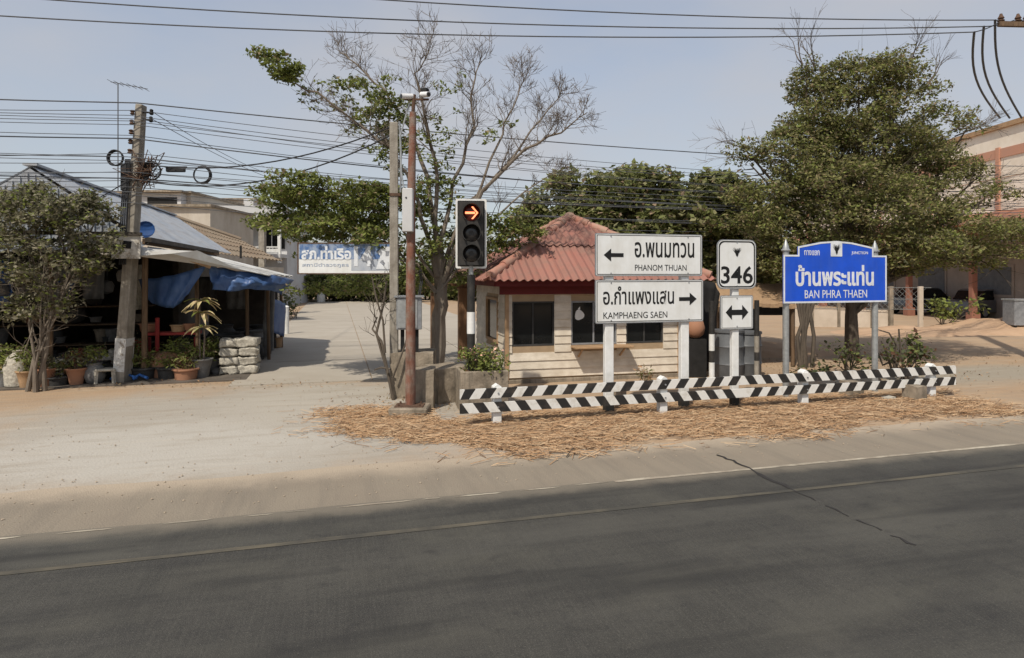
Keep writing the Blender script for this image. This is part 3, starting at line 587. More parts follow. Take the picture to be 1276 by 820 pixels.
# roof: corrugated tiles on four hip slopes
EX0, EX1, EY0, EY1, EZ, AZ = -.47, 4.38, -.52, 3.95, 2.20, 3.62
AX, AY = (EX0+EX1)/2, (EY0+EY1)/2
apex = Vector((AX, AY, AZ))
def hip_slope(c0, c1):                # eave corners left->right seen from outside
    c0, c1 = Vector(c0), Vector(c1); ln = (c1-c0).length; ex = (c1-c0)/ln; mid = (c0+c1)/2; up = (apex-mid); sl = up.length; ey = up/sl; nz = ex.cross(ey).normalized()
    nc = round(ln/.50); cwid = ln/nc; rows = [(-.05, .50), (.46, 1.0)]
    for r, (v0, v1) in enumerate(rows):
        for k in range(nc):
            u0, u1 = k*cwid-ln/2, (k+1)*cwid-ln/2+.02
            lim = lambda v: (ln/2)*(1-max(v, 0))
            if min(abs(u0), abs(u1)) >= lim(v0) and u0*u1 > 0: continue
            nx_, ny = 18, 1; per = 3; lift = .035 if r else .0
            bm = bmesh.new(); g = []
            for j in range(ny+1):
                v = v0+(v1-v0)*j/ny; row = []
                for i in range(nx_+1):
                    u = u0+(u1-u0)*i/nx_; w_ = .026*math.cos(2*math.pi*per*(i/nx_))
                    row.append(bm.verts.new(mid+ex*u+ey*(v*sl)+nz*(w_+.03+lift*(1-j))))
                g.append(row)
            for j in range(ny):
                for i in range(nx_): bm.faces.new((g[j][i], g[j][i+1], g[j+1][i+1], g[j+1][i]))
            for cc, s_ in ((c0, 1), (c1, -1)):       # trim on the hips
                hd = (apex-cc).normalized(); pn = hd.cross(nz)*s_
                if pn.dot(mid-cc) > 0: pn = -pn
                geom = bm.verts[:]+bm.edges[:]+bm.faces[:]
                bmesh.ops.bisect_plane(bm, geom=geom, plane_co=cc, plane_no=pn, clear_outer=True)
            if len(bm.faces) == 0: bm.free(); continue
            ret = bmesh.ops.solidify(bm, geom=bm.faces[:], thickness=.012)
            me = bpy.data.meshes.new('roof_tile'); bm.to_mesh(me); bm.free(); me.materials.append(M['redroof']); me.shade_smooth(); me.set_sharp_from_angle(angle=R(50))
            o = bpy.data.objects.new('roof_tile', me); C.objects.link(o); o.parent = hut
cnr = [(EX0, EY0, EZ), (EX1, EY0, EZ), (EX1, EY1, EZ), (EX0, EY1, EZ)]
for i in range(4): hip_slope(cnr[i], cnr[(i+1) % 4])
for c in cnr:
    c = Vector(c); n = 7
    for k in range(n):
        a, d = c.lerp(apex, (k-.03)/n), c.lerp(apex, (k+1.06)/n); up = Vector((0, 0, .045))
        b = B(); b.tube([a+up, d+up*1.0-Vector((0, 0, .018))], [.10, .085], 10); b.build('ridge_cap', M['ridge'], hut, smooth=True)
b = B(); b.lathe((AX, AY, AZ-.02), [(.14, 0), (.14, .08), (.09, .14), (.02, .16)], 10); b.build('ridge_finial', M['ridge'], hut, smooth=True)
for a, c in zip(cnr, cnr[1:]+cnr[:1]):
    a, c = Vector(a), Vector(c); ctr = Vector((AX, AY, EZ)); a = a.lerp(ctr, .05); c = c.lerp(ctr, .05)
    b = B(); b.bar(a+Vector((0, 0, -.09)), c+Vector((0, 0, -.09)), .025, .17); b.build('fascia', M['fascia'], hut)
b = B(); b.box((AX, AY, EZ-.12), (EX1-EX0-.3, EY1-EY0-.3, .02)); b.build('soffit', M['fascia'], hut)
b = B(); b.box((HW/2-.1, -.05, 1.96), (HW+.15, .05, .22)); b.build('red_band', M['fascia'], hut)

# ------------------------------------------------------------------ red pole, cabinet, blocks, concrete pole
rp = thing('camera_pole', 'tall rusty red steel pole with white box and two security cameras on top', 'pole', Vector((-1.66, 10.5, 0)))
def zz(py, Y): return 2.3-(py-340)/800*Y
p = B(); p.tube([(0, 0, -.05), (0, 0, 1.6), (.01, 0, 3.4), (.04, 0, zz(140, 10.5))], [.085, .08, .07, .055], 12); p.build('pole', M['rust'], rp, smooth=True)
p = B(); p.tube([(.04, 0, zz(141, 10.5)), (.06, 0, zz(118, 10.5))], .03, 8); p.bar((-.1, 0, zz(124, 10.5)), (.3, 0, zz(124, 10.5)), .03); p.build('bracket', M['rustd'], rp)
for x, dx, dz in ((-.02, -.19, .0), (.22, .12, .03)):
    c = Vector((x, -.03, zz(123, 10.5)+.03+dz)); d = Vector((dx, -.12, -.03)).normalized()
    b = B(); b.tube([c-d*.06, c+d*.13], .045, 10); cm_ = b.build('security_camera', M['cctv'], rp, smooth=True)
    b = B(); b.tube([c+d*.131, c+d*.145], .035, 10); b.build('camera_lens', M['lens'], cm_)
b = B(); b.bar(Vector((.18, .04, zz(113, 10.5))), Vector((.28, .0, zz(113, 10.5))), .09, .08); b.build('floodlight', M['dark'], rp)
b = B(); b.box((-.02, -.13, zz(263, 10.5)), (.17, .13, .70)); bx_ = b.build('equipment_box', M['palewall'], rp, bevel=.012)
b = B(); b.tube([(-.04, -.197, zz(248, 10.5)), (-.04, -.205, zz(248, 10.5))], .014, 8); b.build('lock', M['dark'], bx_)
b = B(); b.tube([(-.09, -.1, zz(238, 10.5)), (-.14, -.05, zz(215, 10.5)), (-.17, .0, zz(170, 10.5)), (-.02, .02, zz(128, 10.5))], .014, 6); b.build('conduit', M['galv'], rp, smooth=True)
b = B(); b.box((0, -.05, .05), (.62, .5, .18)); fo = b.build('footing', M['conc'], rp, bevel=.02)
b = B(); b.box((0, -.06, .145), (.46, .30, .018)); fl = b.build('base_plate', M['rustd'], rp)
for x in (-.17, .17):
    for y in (-.16, .04):
        b = B(); b.tube([(x, y, .15), (x, y, .19)], .018, 6); b.build('anchor_bolt', M['rustd'], rp)
def rough_block(name, label, loc, d, yaw, seed, cat='block', m='conc'):
    b = B(); nx, nz = 6, 6; b.box((0, 0, d[2]/2-.05), d)
    o = b.build(name, M[m]); bm = bmesh.new(); bm.from_mesh(o.data)
    bmesh.ops.subdivide_edges(bm, edges=bm.edges[:], cuts=5, use_grid_fill=True)
    for v in bm.verts: v.co += Vector((noise.noise(v.co*4+Vector((seed, 0, 0))), noise.noise(v.co*4+Vector((0, seed, 0))), noise.noise(v.co*4+Vector((0, 0, seed)))))*.03
    bm.to_mesh(o.data); bm.free(); o.data.shade_smooth(); o.data.set_sharp_from_angle(angle=R(40)); o.location = loc; o.rotation_euler = (0, 0, yaw)
    return tag(o, label, cat)
rough_block('concrete_block', 'tall rough concrete block standing right behind the rusty red pole', Vector((-1.56, 10.95, 0)), (.46, .42, .72), .1, 1)
rough_block('concrete_block', 'pale squat concrete block between the rusty pole and the flower planter', Vector((-1.2, 11.6, 0)), (.56, .56, .68), .55, 2)
rough_block('concrete_block', 'wide stained concrete block under the grey electrical cabinet', Vector((-1.85, 12.1, 0)), (.78, .7, .88), .05, 3)
pt = thing('flower_planter', 'square concrete planter with a pink flowering bush beside the barrier end', 'planter', Vector((-.52, 10.95, 0)), R(12))
b = B()
for c, d in (((0, -.31, .31), (.80, .08, .72)), ((0, .31, .31), (.80, .08, .72)), ((-.36, 0, .31), (.08, .538, .72)), ((.36, 0, .31), (.08, .538, .72))): b.box(c, d)
b.build('box', M['conc'], pt, bevel=.01)
b = B(); b.box((0, 0, .58), (.63, .53, .1)); b.build('soil', M['straw3'], pt)
P = lobe_pts([((-.52-.12, 10.85, .84), (.30, .34, .20), 1), ((-.52+.16, 10.85, .80), (.30, .34, .20), 1), ((-.52, 10.95, .9), (.32, .3, .18), 1)], 6500, 3, -.25, .1)
V, F = leaves(P, .062, .5, .6); npmesh('foliage', V, F, LG, nrng.choice(3, len(F)//2, p=[.62, .3, .08]).repeat(2), pt)
q = P[nrng.random(len(P)) < .1]; q = q[q[:, 2] > .78]; V, F = leaves(q[:, :3]+np.array([0, -.02, .02]), .05, .9, 1.5); npmesh('blossoms', V, F, [M['pink']], None, pt)
b = B()
for k in range(14):
    a = rng.uniform(0, 6.3); b.tube([(.1*math.cos(a), .1*math.sin(a), .6), (.18*math.cos(a), .18*math.sin(a), .78), (.3*math.cos(a), .28*math.sin(a), .95)], [.012, .008, .004], 4)
b.build('stems', M['twig'], pt)

cb = thing('electrical_cabinet', 'grey metal electrical cabinet on short black legs behind the red pole', 'cabinet', Vector((-1.90, 11.85, .80)), R(10))
z0 = zz(411, 11.7)-.80; z1 = zz(371, 11.7)-.80
b = B(); b.box((0, 0, (z0+z1)/2), (.46, .26, z1-z0)); cc = b.build('case', M['galvd'], cb, bevel=.01)
b = B(); b.box((-.03, -.138, (z0+z1)/2), (.36, .014, z1-z0-.06)); b.build('door', M['galv'], cb, bevel=.005)
b = B(); b.bar((-.27, 0, z1+.02), (.27, 0, z1+.02), .34, .03); b.build('rain_lid', M['galvd'], cb)
for x in (-.12, .14):
    b = B(); b.box((x, 0, z0/2), (.07, .07, z0+.06)); b.build('leg', M['dark'], cb)
b = B()
for x in (.17, .20): b.tube([(x, .14, z1), (x+.05, .2, z1+.3), (x+.02, .1, z1+.5)], .012, 5)
b.build('cable', M['cable'], cb)

cp_ = thing('concrete_pole', 'square grey concrete pole beside the red camera pole', 'pole', Vector(((491-638)/800*11.9, 11.9, 0)), R(8))
h = zz(153, 11.9); b = B(); b.box((0, 0, h/2-.05), (.155, .155, h+.1)); b.build('shaft', M['concpole'], cp_, bevel=.012)
b = B(); b.box((.02, 0, zz(243, 11.9)), (.20, .19, .05)); b.build('clamp', M['rustd'], cp_)
b = B(); b.tube([(.10, -.05, zz(152, 11.9)), (.13, -.05, zz(190, 11.9)), (.12, -.04, zz(240, 11.9))], .02, 6); b.build('conduit', M['galvd'], cp_)
hs = thing('hanging_sign', 'faded blue and white police station sign with an arrow hung above the lane', 'sign', W(434, 322, 12.0), R(2))
w, h = 1.83, .55
b = B(); b.box((0, 0, 0), (w, .03, h)); pn = b.build('panel', M['signwhite'], hs)
fb = mat('faded_blue_band', (.07, .14, .30), .6, .2, 9, col2=(.26, .32, .42), streak=((9, 9, 3), (.45, .48, .52), .5), thr=(.42, .66))
b = B(); b.box((-.06, -.0175, .125), (w-.15, .004, .28)); b.build('band', fb, pn)
text('สภ.ท่าเรือ', .92, .25, 'lettering', M['wletter'], pn, -.40, .10, -.020, .035)
text('14', .34, .38, 'numerals', M['wletter'], pn, .28, .04, -.020, .04)
fbl = mat('faded_blue_lettering', (.22, .28, .40), .6, .2, 9, col2=(.5, .53, .56))
text('สถานีตำรวจภูธร', .86, .085, 'lettering', fbl, pn, -.42, -.13, -.016, .01)
fbg = mat('faded_grey_field', (.33, .36, .41), .6, .2, 5, col2=(.46, .48, .5)); b = B(); b.box((.46, -.0165, 0), (.80, .0015, .46)); b.build('field', fbg, pn)
b = B(); b.prism([(.52, -.2), (.86, -.2), (.84, .02), (.78, .12), (.78, .22), (.66, .22), (.53, .12), (.60, .05)], -.024, -.018); b.build('arrow', M['wletter'], pn)
b = B(); b.ring([(-w/2-.02, -h/2-.02), (w/2+.02, -h/2-.02), (w/2+.02, h/2+.02), (-w/2-.02, h/2+.02)], [(-w/2, -h/2), (w/2, -h/2), (w/2, h/2), (-w/2, h/2)], -.028, .03); b.build('frame', M['rustd'], hs)
for z in (.24, -.24):
    b = B(); b.bar((-.8, .05, z), (.98, .05, z), .035, .03); b.build('arm', M['rustd'], hs)

# ------------------------------------------------------------------ straw on the verge
def straw():
    n = 38000; V = []; mi = []
    s = nrng.random(n)*12.4-3.2; t = nrng.random(n)*4.0-2.1
    keep = []
    for i in range(n):
        a, c = s[i], t[i]; q = .55*noise.noise(Vector((a*.8, c*.8, 3)))+.3*noise.noise(Vector((a*2.6, c*2.6, 8)))
        lo = -1.60+.16*math.sin(a*1.3)+(max(0, -a-.2)*.75); hi = 1.0-.12*abs(a-3) if a > -.8 else 1.9
        e = min(c-lo, hi-c, (a+2.75)*.8, (8.7-a)*.5)
        hole = noise.noise(Vector((a*1.7, c*2.4, 11)))+.5*noise.noise(Vector((a*5, c*6, 2)))
        if e+q*1.1 > rng.uniform(-.12, .35) and (hole > -.32 or rng.random() < .25): keep.append(i)
        elif e > -.55 and rng.random() < .035: keep.append(i)
    s, t = s[keep], t[keep]; n = len(s); ang = nrng.normal(size=n)*.75+(nrng.random(n) < .3)*nrng.random(n)*3; L = .05+.22*nrng.random(n)**2+.1*nrng.random(n)
    z = .012+nrng.random(n)**2*.055; tilt = nrng.normal(size=n)*.13; w = .0018+.0032*nrng.random(n)
    dx, dy, dz = np.cos(ang)*L/2, np.sin(ang)*L/2, tilt*L/2; px, py = -np.sin(ang)*w, np.cos(ang)*w
    zz_ = lambda k: np.maximum(z+k*dz, .006)
    v = np.stack([np.stack([s-dx-px, t-dy-py, zz_(-1)], 1), np.stack([s-dx+px, t-dy+py, zz_(-1)+.004], 1), np.stack([s+dx+px, t+dy+py, zz_(1)+.004], 1), np.stack([s+dx-px, t+dy-py, zz_(1)], 1)], 1).reshape(-1, 3)
    f = np.arange(n*4).reshape(-1, 4)[:, ::-1]
    o = npmesh('straw', v, f, [M['straw'], M['straw2'], M['straw3']], nrng.choice(3, n, p=[.55, .28, .17])); o.location = O; o.rotation_euler = (0, 0, YAW)
    tag(o, 'loose dry straw littered along the verge in front of the barrier', 'straw', kind='stuff')
straw()
chaff = mat('chaff_litter', (.34, .225, .13), .95, .3, 5, 1.0, 34, col2=(.22, .14, .08), streak=((5, 22, 1), (.42, .30, .19), .6))
b = B(); vs = []; fs = []; ns, nt = 130, 34
for j in range(nt+1):
    for i in range(ns+1):
        a = -2.9+12.2*i/ns; lo = -1.62+.16*math.sin(a*1.3)+max(0, -a-.2)*.75; hi = 1.5 if a < -.8 else 1.0
        hi = max(hi, lo+.3); c = lo+(hi-lo)*j/nt; e = min(c-lo, hi-c, (a+2.9)*.8, (9.3-a)*.4)
        q = noise.noise(Vector((a*1.1, c*1.1, 3)))*.55+noise.noise(Vector((a*4, c*4, 5)))*.35
        vs.append((a, c, -.03+.06*min(1, max(0, e*1.3+q*.55))+.012*noise.noise(Vector((a*7, c*7, 1)))))
for j in range(nt):
    for i in range(ns): k = j*(ns+1)+i; fs.append((k, k+1, k+ns+2, k+ns+1))
b.add(vs, fs); o = b.build('straw_bed', chaff, smooth=True, recalc=False); o.location = O; o.rotation_euler = (0, 0, YAW); o['kind'] = 'structure'
tw = B(); c0 = W(706, 571, 1840/231); c1 = W(718, 558, 1840/220); tw.tube([c0+Vector((0, 0, .02)), (c0+c1)/2+Vector((.01, 0, .05)), c1+Vector((0, 0, .03))], [.008, .010, .005], 5); tag(tw.build('twig', M['barkd']), 'dark fallen twig lying alone on the paved shoulder', 'twig')
for k, (px, py, sx, lab) in enumerate(((1060, 497, .3, 'grey mossy concrete stub under the striped barrier near the blue sign'), (1139, 503, .28, 'tan concrete stub under the end of the striped barrier'), (770, 507, .2, 'dark concrete stub behind the barrier under the direction boards'))):
    Y = 1840/(py-340)+.32; rough_block('concrete_stub', lab, Vector(((px-638)/800*Y, Y, 0)), (sx, .3, .32), .3, 20+k)
Y = 1840/159; rough_block('stone', 'pale flat stone lying in the straw under the barrier', Vector(((1107-638)/800*Y, Y, 0)), (.2, .14, .11), .5, 30, 'stone', 'sackw')

# ------------------------------------------------------------------ trees
def grow(b, p, d, L, r, lvl, rg, tips, spread=.6, upw=.15, nseg=4, kids=(2, 4), sides=(7, 5, 4, 3)):
    pts = [Vector(p)]; rad = [r]; d = Vector(d).normalized()
    for i in range(nseg):
        d = (d+Vector((rg.gauss(0, .16), rg.gauss(0, .16), rg.gauss(0, .14)+upw*.4))).normalized(); pts.append(pts[-1]+d*L/nseg); rad.append(max(.003, r*(1-.75*(i+1)/nseg)))
    b.tube(pts, rad, sides[min(len(sides)-1, 3-min(lvl, 3))], caps=False)
    if lvl <= 0: tips.append((pts[-1], d)); return
    for k in range(rg.randint(*kids)):
        f = rg.uniform(.3, .98); i = min(int(f*nseg), nseg-1); q = pts[i].lerp(pts[i+1], f*nseg-i)
        nd = (d+Vector((rg.gauss(0, spread), rg.gauss(0, spread), rg.gauss(0, spread*.8)+upw))).normalized()
        grow(b, q, nd, L*rg.uniform(.45, .75), max(.004, rad[i]*.6), lvl-1, rg, tips, spread, upw, max(3, nseg-1), kids, sides)
    tips.append((pts[-1], d))
# bare tree
bt = thing('bare_tree', 'sparse half bare tree with pale twisting branches behind the red pole', 'tree', Vector(((545-638)/800*13.2, 13.2, 0)))
rg = random.Random(5); tb = B(); twb = B(); tips = []
BY = 13.2
def limb(pts, r0, r1, kids, lvl=2, L=.9, dy=0, upw=.22):
    n = len(pts); P = []
    for i, q in enumerate(pts):
        P.append(W(q[0], q[1], BY+dy*i/(n-1)+rg.uniform(-.06, .06)))
    fine = []
    for a, c in zip(P[:-1], P[1:]):
        for k in range(3): fine.append(a.lerp(c, k/3)+Vector((rg.gauss(0, .025), rg.gauss(0, .03), rg.gauss(0, .025))))
    fine.append(P[-1]); m = len(fine); tb.tube(fine, [(r0+(r1-r0)*(i/(m-1))**.8)*(1 if r0 > .15 else .66) for i in range(m)], 7, caps=False)
    for k in range(int(kids*2.0)):
        f = rg.uniform(.28, 1)**.8; i = min(int(f*(m-1)), m-2); q = fine[i].lerp(fine[i+1], f*(m-1)-i); d = (fine[i+1]-fine[i]).normalized()
        nd = (d*.8+Vector((rg.gauss(0, .55), rg.gauss(0, .6), rg.gauss(.15, .5)))).normalized()
        grow(twb, q, nd, L*rg.uniform(.55, 1.15)*(1.1-.45*f), max(.007, (r0+(r1-r0)*f)*.28), lvl, rg, tips, .72, upw*.6, 5, (3, 5))
    return fine
limb([(541, 480), (545, 430), (549, 380), (548, 340), (545, 300)], .17, .125, 2, 1, .6)
limb([(546, 345), (531, 290), (515, 235), (488, 185), (440, 150), (395, 115), (352, 100)], .085, .02, 15, 2, .8, -.6)
limb([(545, 305), (534, 220), (510, 160), (478, 112), (442, 80), (425, 66)], .09, .015, 14, 2, .85, .7)
limb([(545, 305), (545, 220), (532, 150), (520, 95), (535, 62)], .085, .012, 13, 2, .8, -.9)
limb([(547, 305), (566, 225), (590, 160), (588, 100), (600, 70)], .08, .012, 13, 2, .8, .9)
limb([(549, 340), (586, 250), (636, 200), (674, 150), (700, 110)], .075, .012, 13, 2, .75, .5)
limb([(549, 350), (600, 240), (655, 185), (700, 163), (732, 140)], .085, .012, 13, 2, .7, -.7)
limb([(586, 265), (625, 170), (645, 120), (652, 92)], .05, .010, 9, 2, .7, .2)
limb([(549, 355), (600, 285), (655, 238), (700, 212)], .06, .010, 8, 2, .6, .8)
limb([(546, 350), (500, 285), (430, 240), (345, 224)], .055, .010, 9, 1, .55, -1.0, .05)
limb([(546, 365), (500, 315), (440, 280), (350, 262)], .055, .010, 10, 1, .55, .9, .05)
limb([(546, 370), (520, 330), (470, 310), (400, 300)], .045, .008, 8, 1, .5, -.3, .05)
limb([(549, 360), (580, 320), (620, 300), (640, 285)], .04, .008, 7, 1, .5, .6, .05)
tb.build('trunk', M['bark'], bt, world=True, smooth=True, recalc=False); twb.build('twigs', M['twig'], bt, world=True, recalc=False)
def pl(px, py, rx, ry, dy=0, ryd=None, w=1):        # lobe from photo measures
    Y = BY+dy; k = Y/800; return (tuple(W(px, py, Y)), (rx*k, ryd if ryd else rx*k, ry*k), w)
lobes = [pl(352, 86, 24, 16, -.6, .4, 5), pl(330, 68, 16, 5, -.6, .25, 2), pl(335, 66, 16, 6, -.6, .2, .8), pl(500, 125, 40, 26, 0, .5, .25), pl(450, 125, 42, 44, .3, .5, .55), pl(482, 140, 26, 34, .3, .4, 1.3), pl(530, 190, 44, 60, 0, .8, .4), pl(405, 120, 30, 22, 0, .5, .3), pl(545, 250, 40, 40, 0, .7, .5), pl(490, 190, 30, 30, .3, .5, .7),
         pl(360, 222, 42, 8, -.9, .5, 1.2), pl(420, 236, 60, 10, -.7, .7, 1.1), pl(395, 262, 62, 12, .3, .8, 1.3), pl(370, 245, 50, 10, -.4, .8, 1.2), pl(450, 262, 50, 16, -.5, .8, 1.2), pl(400, 280, 66, 14, -.6, .8, 1.3), pl(470, 300, 40, 20, -.6, .8, 1.3), pl(440, 285, 60, 14, .2, .9, 1.3), pl(500, 255, 45, 22, 0, .8, .8), pl(380, 290, 40, 10, .8, .6, 1.2), pl(440, 315, 62, 15, .6, .8, 1.2), pl(520, 300, 44, 24, 0, .9, .9), pl(420, 352, 60, 18, 1.5, .9, .8),
         pl(600, 300, 50, 26, .6, .8, 1.3), pl(640, 292, 36, 16, .5, .6, 1.3), pl(625, 270, 30, 10, .3, .5, .8), pl(350, 240, 34, 9, -.2, .5, 1.3), pl(345, 275, 34, 10, .3, .6, 1.2), pl(470, 245, 40, 16, 0, .7, 1.2), pl(540, 345, 50, 20, .8, .8, .9), pl(450, 345, 60, 16, 1.0, .9, 1.2), pl(560, 330, 50, 26, .5, .8, .6), pl(600, 165, 60, 60, 0, 1, .03), pl(600, 60, 60, 40, 0, 1, .02), pl(604, 165, 14, 14, 0, .3, .5), pl(555, 105, 20, 14, 0, .4, .3)]
P = clump_pts(lobes, 15, .15, 30, .35, -.16, 1.6); V, F = leaves(P, .082, .6, 1.2)
npmesh('crown', V, F, LG+[LO[2]], nrng.choice(4, len(F)//2, p=[.46, .30, .14, .10]).repeat(2), bt)
# small crooked sapling leaning by the cabinet
sp = thing('crooked_sapling', 'leafless crooked sapling growing beside the grey cabinet block', 'sapling', W(486, 500, 11.6)*Vector((1, 1, 0)))
b = B(); s0 = W(488, 490, 11.6); s0.z = 0
for path, r in ((((492, 510), (484, 465), (470, 415), (478, 380), (482, 350)), .035), (((484, 465), (475, 425), (464, 410), (470, 395)), .025), (((480, 440), (476, 400), (468, 370), (464, 345)), .022), (((490, 470), (505, 430), (512, 400)), .02), (((485, 460), (474, 458), (466, 461)), .02)):
    b.tube([W(x, y, 11.6+.05*i)+Vector((rng.gauss(0, .01), 0, 0)) for i, (x, y) in enumerate(path)], [r*(1-.13*i) for i in range(len(path))], 6, caps=False)
for k in range(14): grow(b, W(rng.uniform(465, 485), rng.uniform(350, 420), 11.7), (rng.gauss(0, .5), rng.gauss(0, .5), .6), .4, .008, 1, rg, [], .6)
b.build('trunk', M['barkd'], sp, world=True, smooth=True, recalc=False)

# generic leafy tree: trunk and limbs reach into lobes
def leafy_tree(name, label, base, lobes, mats, probs, density, leaf, trunkm, r0, seed, group=None, stems=None, freq=1.3, thr=-.06, shell=.45, aspect=.5, up=.7, twigs=2, cat='tree', clump=None):
    t = thing(name, label, cat, base, 0, group); rg = random.Random(seed); b = B(); base = Vector(base)
    stems = stems or [base]; mains = []
    for i, (c, r, w) in enumerate(lobes):
        c = Vector(c); s = Vector(stems[i % len(stems)]); top = s.lerp(c, .42); top.x = s.x+(c.x-s.x)*.22; top.y = s.y+(c.y-s.y)*.22
        if i >= len(stems): s = s.lerp(mains[i % len(stems)], rg.uniform(.5, 1.0)); top = s.lerp(c, .4)
        else: mains.append(top)
        pts = [s, s.lerp(top, .5)+Vector((rg.gauss(0, .05), rg.gauss(0, .05), 0)), top, top.lerp(c, .6)+Vector((rg.gauss(0, .1), rg.gauss(0, .1), .1)), c]
        rr = r0 if i < len(stems) else r0*.4
        b.tube(pts, [rr, rr*.8, rr*.62, rr*.4, rr*.2], 8, caps=False)
        for k in range(7): grow(b, top.lerp(c, rg.random()), (c-top).normalized()*.6+Vector((rg.gauss(0, .6), rg.gauss(0, .6), rg.gauss(.1, .5))), max(r)*.9, rr*.25, twigs-1, rg, [], .6, .1, 4, (2, 3))
    b.build('trunk', trunkm, t, world=True, smooth=True, recalc=False)
    P = clump_pts(lobes, *clump) if clump else lobe_pts(lobes, density, freq, thr, shell)
    V, F = leaves(P, leaf, aspect, up)
    npmesh('crown', V, F, mats, nrng.choice(len(mats), len(F)//2, p=probs).repeat(2), t); return t, b, len(P)
BY = 17.0
rt_lobes = [pl(1062, 200, 80, 60, 0, 1.4), pl(1070, 100, 62, 26, 0, 1.3), pl(1020, 110, 34, 26, .4, .9), pl(1120, 108, 42, 26, -.3, 1), pl(1060, 140, 84, 26, 0, 1.7), pl(1140, 150, 48, 22, .3, 1.1), pl(1010, 160, 56, 24, -.2, 1.3), pl(1090, 185, 92, 26, 0, 1.8), pl(975, 200, 54, 22, -.5, 1.2), pl(1160, 200, 50, 24, .5, 1.2), pl(1050, 228, 110, 26, -.8, 1.7), pl(955, 240, 50, 22, -.6, 1.1), pl(1165, 240, 52, 22, -.2, 1.2), pl(1080, 268, 120, 24, -.9, 1.6), pl(965, 278, 60, 26, -.8, 1.2), pl(1190, 285, 66, 24, -.4, 1.3), pl(1080, 308, 130, 24, -1.0, 1.5), pl(975, 318, 70, 26, -.8, 1.2), pl(1250, 288, 44, 26, 0, 1, .5), pl(1215, 320, 66, 18, 0, 1.1, .7), pl(1120, 330, 60, 14, -.4, 1), pl(925, 182, 26, 6, -.5, .4, .6), pl(935, 205, 26, 7, -.5, .4, .7), pl(1205, 160, 36, 8, .4, .4, .6), pl(1225, 215, 34, 8, .2, .4, .6), pl(1230, 245, 45, 12, 0, .5, .5), pl(1005, 78, 24, 14, .3, .4, .5), pl(1130, 76, 18, 10, 0, .4, .6)]
t, b, n = leafy_tree('tall_tree', 'tall dusty fine leaved tree rising behind the blue town sign', W(1062, 448, 17)*Vector((1, 1, 0)), rt_lobes, LO+[LG[0], LG[1]], [.26, .24, .15, .12, .12, .11], 1000, .088, M['barkd'], .2, 3, clump=(5.3, .29, 108, .5, -.2, 1.1), up=.8)
b = B(); rg = random.Random(9)
for (x, y), (dx, dz) in (((1000, 80), (-.5, .9)), ((1015, 85), (-.25, 1)), ((935, 185), (-1, .25)), ((950, 200), (-1, .1)), ((1180, 165), (1, .5)), ((1190, 170), (1, .35)), ((1200, 260), (1, .15)), ((1210, 235), (1, .3)), ((1130, 85), (.3, .8)), ((1150, 110), (.6, .6)), ((1200, 225), (1, .25)), ((1195, 250), (1, .1))):
    for k in range(2): grow(b, W(x, y, 17), (dx, rg.gauss(0, .3), dz), .95, .02, 2, rg, [], .35, .05, 5, (3, 5))
b.build('twigs', M['twig'], t, world=True, recalc=False)['kind'] = 'stuff'
BY = 19.2
bl = [pl(720, 268, 62, 46, 0, 1.4), pl(790, 262, 62, 46, .3, 1.4), pl(850, 268, 56, 40, 0, 1.3), pl(905, 262, 50, 40, 0, 1.2), pl(765, 240, 46, 26, -.4, 1), pl(700, 245, 26, 18, 0, .7), pl(830, 300, 90, 44, -.6, 1.4), pl(680, 285, 34, 32, 0, 1), pl(920, 310, 60, 50, 0, 1.4), pl(760, 310, 80, 46, -.6, 1.4), pl(765, 222, 8, 7, -.5, .2, 2), pl(815, 225, 20, 9, 0, .4, 1.2), pl(895, 232, 26, 14, 0, .5, 1.2), pl(660, 262, 12, 7, 0, .3, 1.2), pl(900, 345, 55, 25, 0, 1.0)]+[pl(x, y, 9+x % 5, 10, rng.uniform(-.6, .6), .4, 1.3) for x, y in ((672, 250), (690, 234), (708, 226), (735, 222), (752, 216), (786, 220), (803, 218), (828, 226), (848, 234), (868, 238), (884, 228), (908, 222), (655, 275))]
leafy_tree('broadleaf_tree', 'bushy broad leaved tree spreading behind the red roofed hut', W(800, 430, 19.4)*Vector((1, 1, 0)), bl, LB, [.52, .24, .17, .07], 330, .17, M['barkd'], .16, 4, stems=[W(720, 430, 19.4)*Vector((1, 1, 0)), W(800, 430, 19.4)*Vector((1, 1, 0)), W(900, 430, 19.4)*Vector((1, 1, 0))], clump=(4.8, .33, 74, .75, -.16, 1.2), aspect=.66, up=.8)
BY = 12.35
ll = [pl(130, 300, 24, 20, .1, .4), pl(125, 262, 22, 18, .2, .4), pl(60, 262, 50, 26, 0, .8), pl(40, 385, 50, 16, -.1, .6, .7), pl(30, 262, 36, 30, 0, .7), pl(90, 262, 40, 26, .2, .7), pl(-15, 275, 40, 36, 0, .7), pl(60, 295, 60, 30, -.2, .8), pl(10, 315, 50, 28, 0, .8), pl(110, 285, 36, 20, 0, .6, .8), pl(60, 335, 50, 26, -.2, .7, .8), pl(100, 325, 36, 22, 0, .5, .6), pl(20, 360, 46, 18, 0, .5, .6), pl(118, 240, 10, 12, .2, .25, .9), pl(45, 240, 14, 14, 0, .3, .9), pl(80, 365, 30, 14, 0, .4, .4)]
sb = Vector(((45-638)/800*12.45, 12.45, 0))
leafy_tree('dusty_tree', 'small dusty leaved tree with several thin stems in front of the shop', sb, ll, LD, [.36, .24, .22, .18], 900, .082, M['bark'], .05, 6, stems=[sb+Vector((-.16, 0, 0)), sb, sb+Vector((.13, .05, 0)), sb+Vector((.05, -.08, 0))], clump=(13, .14, 38, .65, -.2, 1.8), aspect=.55, up=.8)
